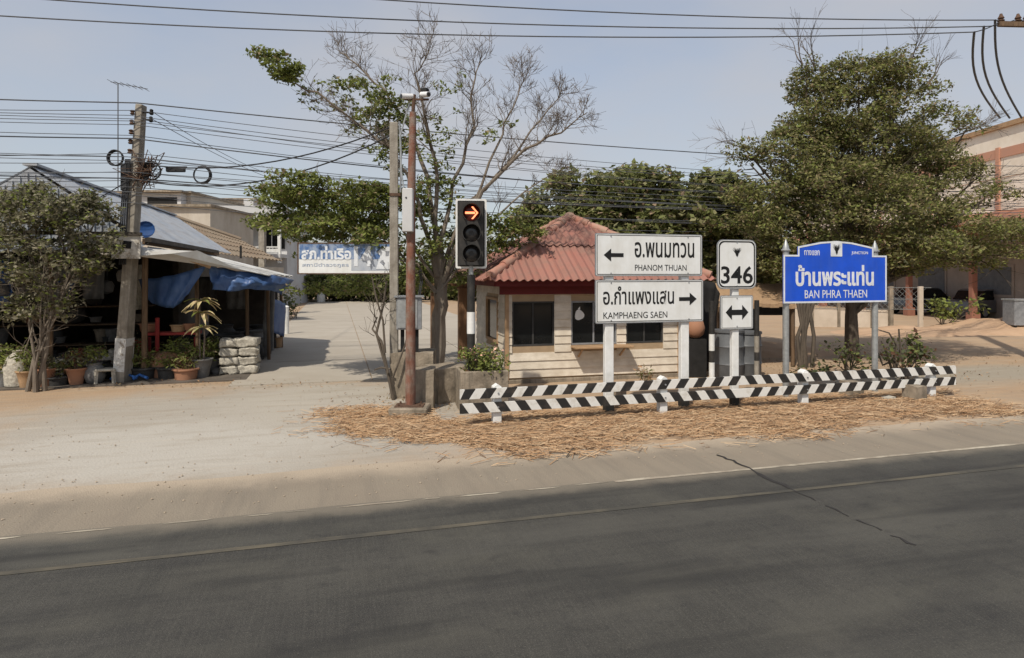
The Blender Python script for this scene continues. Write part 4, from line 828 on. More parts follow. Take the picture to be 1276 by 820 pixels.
# clump of thin trunks by the blue sign
BY = 15.6
tc_ = thing('slender_tree', 'clump of thin dark trunks standing behind the blue sign post', 'tree', W(1003, 458, 15.6)*Vector((1, 1, 0)))
b = B(); rg = random.Random(21)
for k in range(8):
    x = rg.uniform(993, 1014); b.tube([W(x, 462, 15.6), W(x+rg.uniform(-5, 8), 420, 15.6), W(x+rg.uniform(-6, 14), 370, 15.7), W(x+rg.uniform(-14, 24), 320, 15.8)], [.055, .045, .04, .03], 6, caps=False)
b.build('trunk', M['barkd'], tc_, world=True, smooth=True, recalc=False)
P = lobe_pts([pl(1005, 318, 40, 24, 1.8, .6), pl(985, 305, 30, 20, 1.8, .5), pl(1035, 325, 30, 16, 1.5, .5)], 700, 1.6, -.05, .2); V, F = leaves(P, .1, .5, .7); npmesh('crown', V, F, LO, nrng.choice(4, len(F)//2, p=[.2, .3, .1, .4]).repeat(2), tc_)
def shrub(label, px, py, Y, lobes, mats, probs, dens, leaf, seed, name='shrub', cat='shrub', aspect=.6):
    global BY
    BY = Y; base = W(px, py, Y); base.z = 0; t = thing(name, label, cat, base); rg = random.Random(seed); b = B(); L = [pl(*q) for q in lobes]
    for c, r, w in L:
        c = Vector(c)
        for k in range(5):
            e = c+Vector((rg.gauss(0, r[0]*.6), rg.gauss(0, r[1]*.6), rg.gauss(0, r[2]*.6))); b.tube([base+Vector((rg.gauss(0, .05), rg.gauss(0, .05), 0)), base.lerp(e, .5)+Vector((rg.gauss(0, .08), 0, rg.gauss(0, .05))), e], [.018, .012, .005], 5, caps=False)
    b.build('stems', M['barkd'], t, world=True, smooth=True, recalc=False)
    P = lobe_pts(L, dens, 4, -.15, .1); V, F = leaves(P, leaf, aspect, .6); npmesh('foliage', V, F, mats, nrng.choice(len(mats), len(F)//2, p=probs).repeat(2), t); return t
LR = [LG[2], LB[2], leafm('leaf_bronze', (.14, .07, .04), (.10, .055, .035)), LG[1]]
shrub('bushy shrub with bronze tipped leaves behind the end of the barrier', 1128, 470, 13.6, [(1128, 440, 28, 20), (1138, 425, 12, 14), (1150, 440, 14, 12)], LR, [.3, .25, .2, .25], 1400, .10, 1)
shrub('low green shrub growing at the foot of the tall tree trunk', 1058, 472, 14.6, [(1056, 440, 18, 18), (1075, 450, 16, 18), (1040, 432, 18, 8)], LR, [.4, .3, .05, .25], 1100, .10, 2)
shrub('small dark shrub beside the clump of thin trunks', 1028, 472, 14.2, [(1028, 458, 22, 9), (1000, 462, 18, 8)], LR, [.3, .6, .05, .05], 1100, .10, 3)
shrub('thin light green shrub in front of the far wire fence', 1175, 400, 26, [(1180, 385, 20, 14, 0, .5), (1168, 378, 14, 10, 0, .4), (1215, 380, 12, 14, 0, .3)], LG, [.5, .3, .2], 500, .16, 4)
b = thing('bare_shrub', 'leafless arching shrub stems between the blue sign post and the bronze shrub', 'shrub', W(1115, 468, 13.8)*Vector((1, 1, 0))); q = B()
for path in (((1113, 468), (1117, 430), (1108, 415), (1085, 408)), ((1113, 468), (1105, 440), (1098, 425)), ((1114, 468), (1122, 440), (1120, 410)), ((1113, 450), (1100, 455), (1094, 440))):
    q.tube([W(x, y, 13.8) for x, y in path], [.03, .024, .017, .008][:len(path)], 5, caps=False)
q.build('stems', M['barkd'], b, world=True, smooth=True, recalc=False)
dp = thing('dry_plant', 'small dried brown plant growing against the foot of the hut wall', 'plant', W(805, 482, 12.9)*Vector((1, 1, 0)))
BY = 12.9; P = lobe_pts([pl(805, 465, 11, 9, 0, .15)], 9000, 5, -.3, 0); V, F = leaves(P, .09, .3, .2); npmesh('foliage', V, F, [LO[2], M['straw'], LG[1]], nrng.choice(3, len(F)//2).repeat(2), dp)
q = B()
for k in range(9): q.tube([dp.location, W(rng.uniform(797, 815), rng.uniform(456, 470), 12.9)], [.008, .003], 4)
q.build('stems', M['twig'], dp, world=True, recalc=False)
# trees at the far end of the lane and beyond
far = [(372, 352, 36, 12, 50), (425, 348, 40, 16, 52), (480, 345, 38, 18, 50), (540, 340, 50, 22, 55), (610, 335, 50, 26, 52), (450, 318, 40, 16, 56), (700, 330, 60, 24, 60), (960, 330, 60, 24, 52)]
for i, (x, y, rx, ry, Y) in enumerate(far):
    BY = Y; base = W(x, 340, Y); base.z = 0
    L = [pl(x, y, rx, ry, 0, 1.6), pl(x-rx*.5, y+ry*.4, rx*.6, ry*.8, 0, 1.4), pl(x+rx*.5, y+ry*.3, rx*.6, ry*.8, 0, 1.4), pl(x, 360, rx, 14, .5, 1.2)]
    leafy_tree('background_tree', ['low green tree nearest the shop at the far end of the lane', 'green tree under the middle of the hanging sign at the far end of the lane', 'green tree behind the square concrete pole at the far end of the lane', 'green tree behind the trunk of the bare tree far down the lane', 'far green tree beside the guard hut roof behind the traffic light', 'tallest far tree showing behind the hanging police sign', 'far green tree hidden behind the peak of the hut roof', 'far green tree behind the thatched stall'][i], base, L, [LG[1], LG[2], LG[0], LO[1]], [.3, .45, .1, .15], 26, .32, M['barkd'], .15, 30+i, 'trees at the far end of the lane', clump=(.55, .7, 70, .8, -.4, .5), aspect=.7, twigs=1)
hg = thing('hedge', 'long dark hedge closing the far end of the lane', 'hedge', gnd(490, 54))
BY = 54; hl = [pl(x, 356+rng.uniform(-4, 2), 24, 17, rng.uniform(0, 1), 1.2) for x in range(350, 1010, 22)]
P = lobe_pts(hl, 42, .8, -.4, .0); V, F = leaves(P, .40, .7, .7); npmesh('foliage', V, F, [LG[1], LG[2], LB[2]], nrng.choice(3, len(F)//2, p=[.3, .5, .2]).repeat(2), hg)
b = B()
for x in range(350, 1010, 12): c = gnd(x, 54.5); b.tube([c, c+Vector((.1, 0, 1.4))], .08, 5)
b.build('stems', M['barkd'], hg, world=True)
for i, (px, py, Y) in enumerate(((368, 372, 32), )):
    BY = Y; shrub('round dark bush standing by the lane past the shop', px, 380, Y, [(358, 378, 15, 16, 0, .8)], LR, [.5, .4, .0, .1], 240, .2, 50)
# ------------------------------------------------------------------ the shop by the lane
shop = thing('shop', 'open fronted ramshackle shop with zinc roof and blue tarpaulins beside the lane', 'shop', ST(-8.5, 9.0), YAW)
def wpart(b, name, m, parent=None, **k): return b.build(name, m, parent or shop, world=True, **k)
Rm = Matrix.Rotation(YAW, 3, 'Z')
def sbox(b, s0, s1, t0, t1, z0, z1): b.box(ST((s0+s1)/2, (t0+t1)/2, (z0+z1)/2), (s1-s0, t1-t0, z1-z0), Rm)
RS, ES, EW, ZR, ZE = -8.52, -6.42, -10.7, 4.54, 3.07; T0, T1 = 6.25, 18.5
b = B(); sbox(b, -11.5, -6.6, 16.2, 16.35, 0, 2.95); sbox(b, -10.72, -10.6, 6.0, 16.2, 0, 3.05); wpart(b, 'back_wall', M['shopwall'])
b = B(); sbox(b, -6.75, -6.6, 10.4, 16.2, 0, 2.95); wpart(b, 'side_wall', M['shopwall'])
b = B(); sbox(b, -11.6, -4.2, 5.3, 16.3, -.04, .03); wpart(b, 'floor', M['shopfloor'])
b = B(); p = [ST(EW+.1, T0-.04, ZE-.05), ST(ES-.1, T0-.04, ZE-.05), ST(RS, T0-.04, ZR-.06)]; q = [v+N*.1 for v in p]; b.add(p+q, [(0, 1, 2), (5, 4, 3), (0, 3, 4, 1), (1, 4, 5, 2), (2, 5, 3, 0)]); gb = wpart(b, 'gable', M['zinc'])
b = B()
for k in range(1, 30):
    s_ = EW+.1+(ES-EW-.2)*k/30; zt_ = ZE+(ZR-ZE)*(1-abs(s_-RS)/(RS-EW))-.12
    if zt_ > ZE+.02: b.bar(ST(s_, T0-.05, ZE-.04), ST(s_, T0-.05, zt_), .03, .03)
b.build('sheet_ribs', M['zinc'], gb, world=False)['kind'] = 'stuff'; C.objects['sheet_ribs'].data.transform(wmat(gb).inverted())
ns = 14
for side, es in ((1, ES), (-1, EW)):
    for k in range(ns):
        t0, t1 = T0+(T1-T0)*k/ns, T0+(T1-T0)*(k+1)/ns+.06; dz = rng.uniform(0, .015)+.012*(k % 2)
        b = B(); a = [ST(es, t0, ZE+dz), ST(es, t1, ZE+dz), ST(RS, t1, ZR+dz), ST(RS, t0, ZR+dz)]
        if side > 0: sheet(b, *a, 5, .022)
        else: sheet(b, a[1], a[0], a[3], a[2], 5, .022)
        wpart(b, 'roof_sheet', M['zinc'], smooth=True)
b = B(); b.bar(ST(RS, T0-.05, ZR+.03), ST(RS, T1, ZR+.03), .26, .05); wpart(b, 'ridge_cap', M['zinc'])
b = B(); b.bar(ST(ES+.02, T0, ZE-.09), ST(ES+.02, T1-3, ZE-.09), .05, .13); wpart(b, 'eave_beam', M['wood'])
b = B(); b.bar(ST(ES+.13, T0-.1, ZE-.05), ST(ES+.13, T1-4, ZE-.05), .13, .10); wpart(b, 'gutter', M['shopwall'])
# lane side awning: overlapping pale sheets drooping towards the lane
na = 8
Wn = lambda px, py, Y: W(px, py, Y)
A, D = ST(ES+.06, 5.35, 2.84), ST(ES+.06, 13.6, 2.86); Cn, Cf = Wn(338, 343, 14.55), Wn(364, 345, 20.2)
for k in range(na):
    f0, f1 = k/na, (k+1)/na+.02; b = B(); dz = Vector((0, 0, .018*(k % 2)+rng.uniform(0, .01)))
    a0, a1, c0, c1 = A.lerp(D, f0), A.lerp(D, f1), Cn.lerp(Cf, f0), Cn.lerp(Cf, f1); c0 = c0+Vector((rng.uniform(-.1, .1), 0, 0)); sheet(b, c0+dz, c1+dz, a1+dz, a0+dz, 6, .018, 3)
    wpart(b, 'awning_sheet', M['fibro'], smooth=True)
b = B(); f = [A+Vector((0, 0, -.02)), Wn(168, 319, 13.1), Wn(214, 316, 13.2), Wn(246, 312, 13.55), A.lerp(Cn, .75)+Vector((0, 0, -.02))]
b.add(f+[v+Vector((0, .03, -.015)) for v in f], [(0, 1, 2, 3, 4), (9, 8, 7, 6, 5)]+[(i, (i+1) % 5, (i+1) % 5+5, i+5) for i in range(5)]); wpart(b, 'awning_flap', M['fibro'])
b = B(); b.bar(Wn(214, 316, 13.35), Wn(262, 333, 13.9), .05, .06); b.bar(Wn(228, 319, 13.6), Wn(258, 330, 13.9), .03, .05); wpart(b, 'awning_batten', M['tan'])
for s, t, z in ((-6.3, 5.9, 2.75), (-4.5, 8.0, 2.3), (-4.05, 8.6, 2.15), (-3.95, 11.4, 2.1), (-8.0, 5.75, 2.75), (-9.6, 5.7, 2.75), (-11.2, 5.7, 2.75), (-5.3, 6.2, 2.5)):
    b = B(); b.tube([ST(s, t, -.02), ST(s+rng.uniform(-.04, .04), t, z)], .06 if s < -6 else .045, 7); wpart(b, 'post', M['wood'], smooth=True)
# front awning under the dusty tree with a flaking white edge board
for k in range(6):
    s0, s1 = -11.6+k*.87, -11.6+(k+1)*.87+.04; b = B(); sheet(b, ST(s0, 5.35, 2.74), ST(s1, 5.35, 2.74+rng.uniform(0, .02)), ST(s1, 6.6, 3.0), ST(s0, 6.6, 3.0), 5, .02); wpart(b, 'awning_sheet', M['zinc'] if k % 2 else M['fibro'], smooth=True)
b = B(); b.bar(ST(-7.5, 5.28, 2.86), ST(-6.72, 5.28, 2.86), .05, .34); b.bar(ST(-6.715, 5.26, 2.82), ST(-6.2, 5.26, 2.82), .07, .46); b.bar(ST(-6.52, 5.22, 2.88), ST(-6.36, 5.22, 2.86), .012, .15, mi=1); wpart(b, 'edge_board', [M['flake'], M['dark']])
b = B(); b.bar(ST(-8.6, 5.25, 3.09), ST(-6.18, 5.25, 3.09), .14, .07); wpart(b, 'edge_gutter', M['shopwall'])
b = B(); b.bar(ST(-11.5, 5.2, 2.3), ST(-8.6, 5.2, 2.3), .02, .22); wpart(b, 'pale_pelmet', M['fibro'])
b = B(); c = Wn(185, 287, 14.3); b.lathe((0, 0, 0), [(.03, 0), (.15, .02), (.19, .06), (.185, .065), (.15, .03), (.01, .012)], 16); 
dish = b.build('satellite_dish', M['bluep'], smooth=True); dish.location = c+Vector((0, -.1, 0)); dish.rotation_euler = (R(80), 0, R(20)); tag(dish, 'small blue round dish on the shop eave beside the pole', 'dish')
def tarp(name, label, rows, Y, m='tarp', sub=5, amp=.05, seed=0):      # rows of photo points hung as folds of cloth
    Gd = [[W(x, y, Y+dy) for x, y, dy in r] for r in rows]; nr, nc = len(Gd), len(Gd[0]); vs = []; fs = []; H_, K_ = (nr-1)*sub+1, (nc-1)*sub+1
    for j in range(H_):
        for i in range(K_):
            a, c = min(j//sub, nr-2), min(i//sub, nc-2); v, u = j/sub-a, i/sub-c
            p = (Gd[a][c]*(1-u)+Gd[a][c+1]*u)*(1-v)+(Gd[a+1][c]*(1-u)+Gd[a+1][c+1]*u)*v
            p = p+Vector((0, amp*math.sin(i*1.7+j*.5+seed)+amp*1.5*noise.noise(Vector((i*.3, j*.3, seed))), amp*.5*noise.noise(Vector((i*.4, j*.4, seed+5))))); vs.append(p)
    fs = [(j*K_+i, j*K_+i+1, (j+1)*K_+i+1, (j+1)*K_+i) for j in range(H_-1) for i in range(K_-1)]
    b = B(); b.add(vs, fs); o = b.build(name, M[m], smooth=False, recalc=False); o.data.shade_smooth(); o.modifiers.new('thick', 'SOLIDIFY').thickness = .006; return tag(o, label, 'tarpaulin')
tarp('tarpaulin', 'sagging blue tarpaulin hung in a slack triangle above the variegated plant', [[(172, 348, .5), (200, 346, .2), (228, 340, 0), (256, 331, 0)], [(178, 366, .5), (200, 366, .1), (225, 362, -.1), (249, 346, 0)], [(190, 378, .4), (205, 383, .1), (217, 384, 0), (236, 366, 0)]], 14.0, seed=1, amp=.035)
tarp('tarpaulin', 'wrinkled blue tarpaulin edging the awning along the lane side', [[(262, 331, 0), (285, 336, .1), (315, 340, .3), (345, 344, .8), (366, 349, 1.6)], [(262, 348, -.1), (285, 352, -.05), (315, 352, .1), (340, 354, .5), (360, 355, 1.2)], [(264, 361, -.1), (288, 363, 0), (312, 360, .2), (338, 362, .6), (352, 368, 1.2)]], 14.2, seed=4, amp=.07)
tarp('tarpaulin', 'dark blue tarpaulin hanging deep inside the shop behind the dusty tree', [[(48, 352, 0), (70, 350, .1), (95, 352, 0)], [(50, 378, 0), (66, 372, .1), (84, 366, 0)]], 14.6, seed=7, amp=.04)
tarp('tarpaulin', 'narrow blue sheet hanging down the lane side of the shop', [[(337, 372, 0), (346, 374, .4), (355, 378, .9)], [(338, 395, 0), (347, 396, .4), (356, 396, .9)], [(340, 415, 0), (348, 417, .4), (354, 420, .8)]], 18.6, seed=9, amp=.04)

# goods in and before the shop
PROF = [[(.10, 0), (.16, .02), (.20, .25), (.24, .42), (.27, .45), (.27, .48), (.22, .48), (.19, .40)], [(.14, 0), (.20, .05), (.28, .22), (.26, .40), (.17, .52), (.19, .58), (.15, .58)], [(.18, 0), (.22, .02), (.25, .22), (.29, .24), (.29, .27), (.23, .27)], [(.07, 0), (.10, .02), (.17, .22), (.19, .25), (.19, .27), (.14, .26)]]
def pot(loc, k, m, sc=1.0, label=None, group=None):
    b = B(); b.lathe((0, 0, 0), [(r*sc, z*sc) for r, z in PROF[k]], 14); o = b.build('pot', M[m], smooth=True); o.location = loc; return tag(o, label, 'pot', group)
for i in range(64):
    s = rng.uniform(-10.4, -6.0); t = rng.uniform(6.2, 8.6); z = .03
    if i % 3 == 0: t = 9.0; z = rng.choice([.55, 1.05, 1.5])
    if abs(s+6.75) < .4 and t < 6.6: s -= .6
    pot(ST(s, t, z), rng.randrange(4), rng.choice(['stone', 'darkgrey', 'stone', 'conc', 'darkgrey', 'terra']), rng.uniform(.5, .95), 'dusty pot among the crowded wares inside the dark open shop', 'pots crowded inside the shop')
for z in (.52, 1.02, 1.47):
    b = B(); sbox(b, -11.2, -6.9, 8.8, 9.3, z-.03, z); o = b.build('shelf', M['wood']); tag(o, {.52: 'lowest long wooden shelf of wares in the shop', 1.02: 'middle long wooden shelf of wares in the shop', 1.47: 'highest long wooden shelf of wares in the shop'}[z], 'shelf')
for i in range(12):
    s = rng.uniform(-10.8, -7.0); t = rng.uniform(6.2, 7.6); zt = 2.75; L = rng.uniform(.3, .9)
    b = B(); b.tube([ST(s, t, zt), ST(s, t, zt-L)], .006, 4); b.lathe(ST(s, t, zt-L-.3), [(.02, 0), (.12, .05), (.15, .2), (.10, .3), (.02, .32)], 9); o = b.build('hanging_pot', M[rng.choice(['darkgrey', 'stone', 'greyp'])], smooth=True); tag(o, 'small pot hanging on a wire under the shop roof', 'pot', 'pots hanging in the shop')
# dark wares under the lane side awning
for i in range(16):
    s = rng.uniform(-6.0, -4.3); t = rng.uniform(8.0, 11.8)
    pot(ST(s, t, .03), rng.randrange(2), rng.choice(['darkgrey', 'stone', 'dark']), rng.uniform(.8, 1.5), 'dark jar standing in the shade under the lane side awning', 'jars under the lane side awning')
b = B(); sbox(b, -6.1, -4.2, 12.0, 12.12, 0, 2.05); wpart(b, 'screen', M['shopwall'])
for k in range(4):
    b = B(); a = ST(-4.15, 8.8+.8*k, .05); b.tube([a, a+Vector((0, 0, .9)), a+Vector((.03, .05, 1.85))], .07, 8); o = b.build('rolled_mat', M['darkgrey' if k % 2 else 'stone'], smooth=True); tag(o, ['pale rolled mat nearest the road under the awning edge', 'dark rolled mat second from the road under the awning edge', 'pale rolled mat third from the road under the awning edge', 'dark rolled mat farthest from the road under the awning edge'][k], 'mat', 'rolled mats under the awning')
b = B(); c = W(342, 434, 1840/94); b.lathe((c.x, c.y, 0), [(.16, 0), (.22, .05), (.25, .3), (.27, .34), (.22, .34)], 12); tag(b.build('clay_pot', M['tan'], smooth=True), 'tan clay pot at the far corner of the shop by the lane', 'pot')
b = B(); c = W(357, 410, 24); b.tube([(c.x, c.y, 0), (c.x, c.y, 1.0)], .09, 10); b.lathe((c.x, c.y, 1.0), [(.10, 0), (.10, .03), (.03, .08)], 10); tag(b.build('bollard', M['white'], smooth=True), 'short white bollard beside the far shop corner', 'bollard')
c = W(400, 376, 50); bx = thing('water_tank', 'small white tank at the far end of the lane', 'tank', Vector((c.x, c.y, 0))); b = B(); b.lathe((0, 0, 0), [(.3, 0), (.32, .05), (.32, .55), (.2, .68), (.1, .70)], 12); b.build('body', M['white'], bx, smooth=True); b = B(); b.lathe((0, 0, .70), [(.12, 0), (.12, .06), (.02, .09)], 10); b.build('lid', M['white'], bx, smooth=True)
# red hardware, tables, bench
def gp(px, Y): return Vector(((px-638)/800*Y, Y, 0))
b = B(); c = gp(168, 14.3); b.box((c.x, c.y, zz(432, 14.3)), (.32, .03, .30)); b.bar((c.x-.12, c.y+.03, 0), (c.x-.12, c.y+.03, .8), .03); b.bar((c.x+.12, c.y+.03, 0), (c.x+.12, c.y+.03, .8), .03); tag(b.build('signboard', M['redp']), 'plain faded red board standing behind the pole foot', 'board')
tb_ = thing('display_table', 'low wooden display table painted red in front of the shop', 'table', gp(215, 14.5), YAW)
b = B(); b.box((0, 0, zz(415, 14.5)), (1.15, .4, .06)); b.build('tabletop', M['redp'], tb_)
for x in (-.5, .5):
    for y in (-.15, .15):
        b = B(); b.box((x, y, .42), (.05, .05, .86)); b.build('leg', M['redp'], tb_)
b = B(); b.tube([gp(196, 14.2), W(196, 396, 14.2)], .045, 7); tag(b.build('red_post', M['redp'], smooth=True), 'thin red post standing up through the front of the display table', 'post')
for i, (px, py, k, sc, mm, lab) in enumerate(((185, 417, 2, .7, 'terra', 'pale orange bowl on the near end of the red display table'), (222, 413, 2, .6, 'tan', 'tan bowl on the middle of the red display table'), (236, 412, 3, .7, 'terra', 'small terracotta pot on the far end of the red display table'))):
    c = gp(px, 14.45); c.z = zz(415, 14.5)+.03; pot(c, k, mm, sc, lab)
b = B(); b.lathe(gp(207, 14.2), [(.3, 0), (.36, .02), (.40, .40), (.34, .50), (.15, .55), (.02, .56)], 14); tag(b.build('clay_jar', M['terra'], smooth=True), 'broad upturned orange clay jar under the red table', 'jar')
def potplant(label, px, py, Y, sz, hgt, mats, probs, seed, potm='terra', k=0, sc=.6, dens=9000, leaf=.08):
    base = gp(px, Y); t = thing('potted_plant', label, 'plant', base); b = B(); b.lathe((0, 0, 0), [(r*sc, z*sc) for r, z in PROF[k]], 12); b.build('pot', M[potm], t, smooth=True)
    zt = PROF[k][-2][1]*sc; c = base+Vector((0, 0, zt+hgt*.5)); P = lobe_pts([(tuple(c), (sz, sz, hgt*.6), 1)], dens, 5, -.25, .0); V, F = leaves(P, leaf, .35, .1); npmesh('foliage', V, F, mats, nrng.choice(len(mats), len(F)//2, p=probs).repeat(2), t)
    q = B()
    for j in range(8): q.tube([base+Vector((0, 0, zt-.05)), c+Vector((rng.uniform(-1, 1)*sz*.8, rng.uniform(-1, 1)*sz*.8, hgt*.3))], [.01, .004], 4)
    q.build('stems', M['twig'], t, world=True); return t
PP = [LG[0], LG[1], LO[2], LR[2]]
potplant('bushy green plant in a dark tub by the pole foot', 178, 470, 13.8, .28, .38, PP, [.2, .5, .2, .1], 1, 'darkgrey', 2, 1.0)
potplant('yellow green plant in a low tub before the red table', 212, 470, 13.9, .26, .34, PP, [.6, .2, .2, 0], 2, 'darkgrey', 2, 1.0)
potplant('reddish leaved plant in a wide terracotta dish', 232, 468, 13.75, .28, .30, PP, [.2, .2, .2, .4], 3, 'terra', 2, .95)
potplant('light green plant tucked beneath the tall variegated plant', 250, 466, 14.3, .3, .42, PP, [.55, .25, .15, .05], 4, 'stone', 0, .6)
potplant('small green plant in a square looking tan pot below the dusty tree', 34, 484, 12.78, .2, .5, PP, [.3, .6, .1, 0], 5, 'tan', 0, .75)
potplant('dark plant in a brown pot beside the thin stems', 56, 482, 12.9, .2, .25, LD, [.3, .2, .4, .1], 6, 'terra', 0, .8)
vp = thing('variegated_plant', 'tall cream and green variegated plant with two leaf rosettes before the shop', 'plant', gp(251, 14.0)); b = B(); b.lathe((0, 0, 0), [(r*.9, z*.9) for r, z in PROF[0]], 12); b.build('pot', M['stone'], vp, smooth=True)
b = B()
for x in (-.03, .05): b.tube([(x, 0, .4), (x*1.4, 0, .9), (x, 0, zz(378, 14) if x < 0 else zz(405, 14))], [.02, .018, .012], 6)
b.build('stem', M['twig'], vp, smooth=True)
for z, n, L in ((zz(375, 14), 16, .40), (zz(390, 14), 12, .42), (zz(408, 14), 11, .36)):
    for k in range(n):
        a = 2*math.pi*k/n+rng.uniform(-.2, .2); el = rng.uniform(-.1, .75); b = B(); vs = []; m = 4
        for i in range(m+1):
            f = i/m; r = L*f*math.cos(el); hh = L*f*math.sin(el)-.28*L*f*f*2; w = .042*math.sin(math.pi*min(.97, f*.85+.15)); ca, sa = math.cos(a), math.sin(a)
            vs += [Vector((ca*r-sa*w, sa*r+ca*w, z+hh+.01)), Vector((ca*r, sa*r, z+hh-.006)), Vector((ca*r+sa*w, sa*r-ca*w, z+hh+.01))]
        fs = []
        for i in range(m): fs += [(3*i, 3*i+1, 3*i+4, 3*i+3), (3*i+1, 3*i+2, 3*i+5, 3*i+4)]
        b.add(vs, fs); b.build('leaf', [M['vari'], LG[0]][k % 5 == 4], vp, recalc=False)
# more plants and wares crowding the shop front
for i, (px, Y, sz, hh, pm, k, lab) in enumerate(((8, 12.9, .26, .5, 'stone', 0, 'leafy plant in a grey pot at the edge of the view before the shop'), (72, 13.0, .2, .3, 'darkgrey', 2, 'low plant in a dark dish by the thin tree stems'), (95, 13.1, .24, .4, 'terra', 0, 'plant in a terracotta pot halfway between tree and stool'), (118, 13.3, .22, .36, 'stone', 1, 'plant in a round grey jar next to the stool'), (162, 14.1, .24, .55, 'darkgrey', 0, 'tall leafy plant in a dark pot just behind the utility pole'), (197, 14.05, .26, .36, 'tan', 2, 'spreading plant in a tan bowl beneath the red post'), (222, 14.3, .3, .5, 'terra', 0, 'bushy plant rising behind the wide terracotta dish'), (264, 14.6, .25, .45, 'stone', 0, 'dark leaved plant in a grey pot before the stones'))):
    potplant(lab, px, 470, Y, sz, hh, [LG[0], LG[1], LD[0], LR[2]], [[.5, .3, .15, .05], [.2, .5, .25, .05], [.2, .2, .4, .2]][i % 3], 60+i, pm, k, .75, 8000, .085)
CLM = ['greyp', 'darkgrey', 'bluep', 'sackw', 'stone', 'redp', 'wood', 'tan', 'conc']
for i in range(30):
    sx = rng.uniform(-10.3, -6.9) if i % 4 else rng.uniform(-5.9, -4.6); ty = rng.uniform(5.75, 7.4) if i % 4 else rng.uniform(7.0, 8.6); c = ST(sx, ty, .03); mm = M[rng.choice(CLM)]; kd = i % 3
    b = B()
    if kd == 0:
        q = rng.uniform(.7, 1.2); b.lathe((0, 0, 0), [(.12*q, 0), (.16*q, .30*q), (.175*q, .31*q), (.175*q, .33*q), (.15*q, .325*q), (.12*q, .1)], 12); o = b.build('bucket', mm, smooth=True); tag(o, 'plastic bucket among the wares at the shop front', 'bucket', 'buckets at the shop front')
    elif kd == 1:
        w_, d_, h_ = rng.uniform(.3, .5), rng.uniform(.25, .4), rng.uniform(.2, .4)
        for k in range(3): b.box((0, -d_/2, h_*(k+.5)/3), (w_, .02, h_/3-.03)); b.box((0, d_/2, h_*(k+.5)/3), (w_, .02, h_/3-.03)); b.box((-w_/2, 0, h_*(k+.5)/3), (.02, d_-.021, h_/3-.03)); b.box((w_/2, 0, h_*(k+.5)/3), (.02, d_-.021, h_/3-.03))
        b.box((0, 0, .02), (w_-.03, d_-.03, .02)); b.box((0, 0, h_*.5), (w_-.05, d_-.05, h_*.6)); o = b.build('crate', M[rng.choice(['wood', 'bluep', 'greyp', 'tan'])]); tag(o, 'slatted crate of goods standing at the shop front', 'crate', 'crates at the shop front')
    else:
        b.lathe((0, 0, 0), [(.14, 0), (.20, .06), (.21, .25), (.17, .42), (.06, .50), (.09, .56), (.05, .57)], 10); o = b.build('sack', mm, smooth=True)
        for v in o.data.vertices: v.co += Vector((noise.noise(v.co*6+Vector((i, 0, 0))), noise.noise(v.co*6+Vector((0, i, 0))), 0))*.06
        tag(o, 'tied bag standing among the wares at the shop front', 'bag', 'bags at the shop front')
    o.location = c; o.rotation_euler = (0, 0, rng.uniform(0, 3))
for i, (s_, t_q, z1, wd_, hh, mm) in enumerate(((-9.4, 7.0, 2.6, .5, 1.0, 'bluep'), (-8.6, 7.8, 2.5, .4, .8, 'stone'), (-7.7, 7.3, 2.6, .45, .9, 'greyp'), (-7.1, 8.2, 2.5, .5, 1.1, 'sackw'), (-5.6, 8.8, 2.2, .5, .9, 'darkgrey'), (-5.0, 9.6, 2.1, .5, .8, 'stone'))):
    b = B(); nx_, nz_ = 10, 6; vs = [ST(s_+wd_*(k/nx_-.5), t_q+.05*math.sin(k*1.5+j*.3), z1-hh*j/nz_) for j in range(nz_+1) for k in range(nx_+1)]; b.add(vs, [(j*(nx_+1)+k, j*(nx_+1)+k+1, (j+1)*(nx_+1)+k+1, (j+1)*(nx_+1)+k) for j in range(nz_) for k in range(nx_)])
    o = b.build('hanging_cloth', M[mm], recalc=False); o.data.shade_smooth(); o.modifiers.new('thick', 'SOLIDIFY').thickness = .008; tag(o, ['blue cloth hanging behind the stems of the dusty tree in the shop', 'grey cloth hanging deep in the shop behind the dusty tree', 'dull plastic grey cloth hanging between tree and utility pole in the shop', 'pale cloth hanging just behind the utility pole in the shop', 'dark cloth hanging under the lane side awning', 'grey cloth hanging farther back under the lane side awning'][i], 'cloth', 'cloths hanging in the shop')
# stacked white sacks, stones
sk = 0
for r_, z in enumerate((0, .20, .40, .60)):
    for c_ in range(2):
        for d_ in range(1):
            b = B(); b.box((0, 0, .10), (.40, .56, .205)); o = b.build('sack', M['sackw']); bm = bmesh.new(); bm.from_mesh(o.data); bmesh.ops.subdivide_edges(bm, edges=bm.edges[:], cuts=4, use_grid_fill=True)
            for v in bm.verts:
                e = max(abs(v.co.x)/.20, abs(v.co.y)/.28); v.co.z = .10+(v.co.z-.10)*(1-.5*max(0, e-.4)**1.5); v.co += Vector((noise.noise(v.co*7+Vector((sk, 0, 0))), noise.noise(v.co*7+Vector((0, sk, 0))), noise.noise(v.co*7+Vector((0, 0, sk)))))*.05
            bm.to_mesh(o.data); bm.free(); o.data.shade_smooth(); sk += 1
            o.location = gp(299, 14.65)+U*(c_*.39-.195)+N*(d_*.44)+Vector((0, 0, z+.02)); o.rotation_euler = (0, 0, YAW+rng.uniform(-.06, .06)); tag(o, 'lumpy pale sack in the %s row of the stack, %s' % (['bottom', 'second', 'third', 'top'][r_], ['beside the plants', 'beside the lane'][c_]), 'sack', 'pale sacks stacked by the lane')
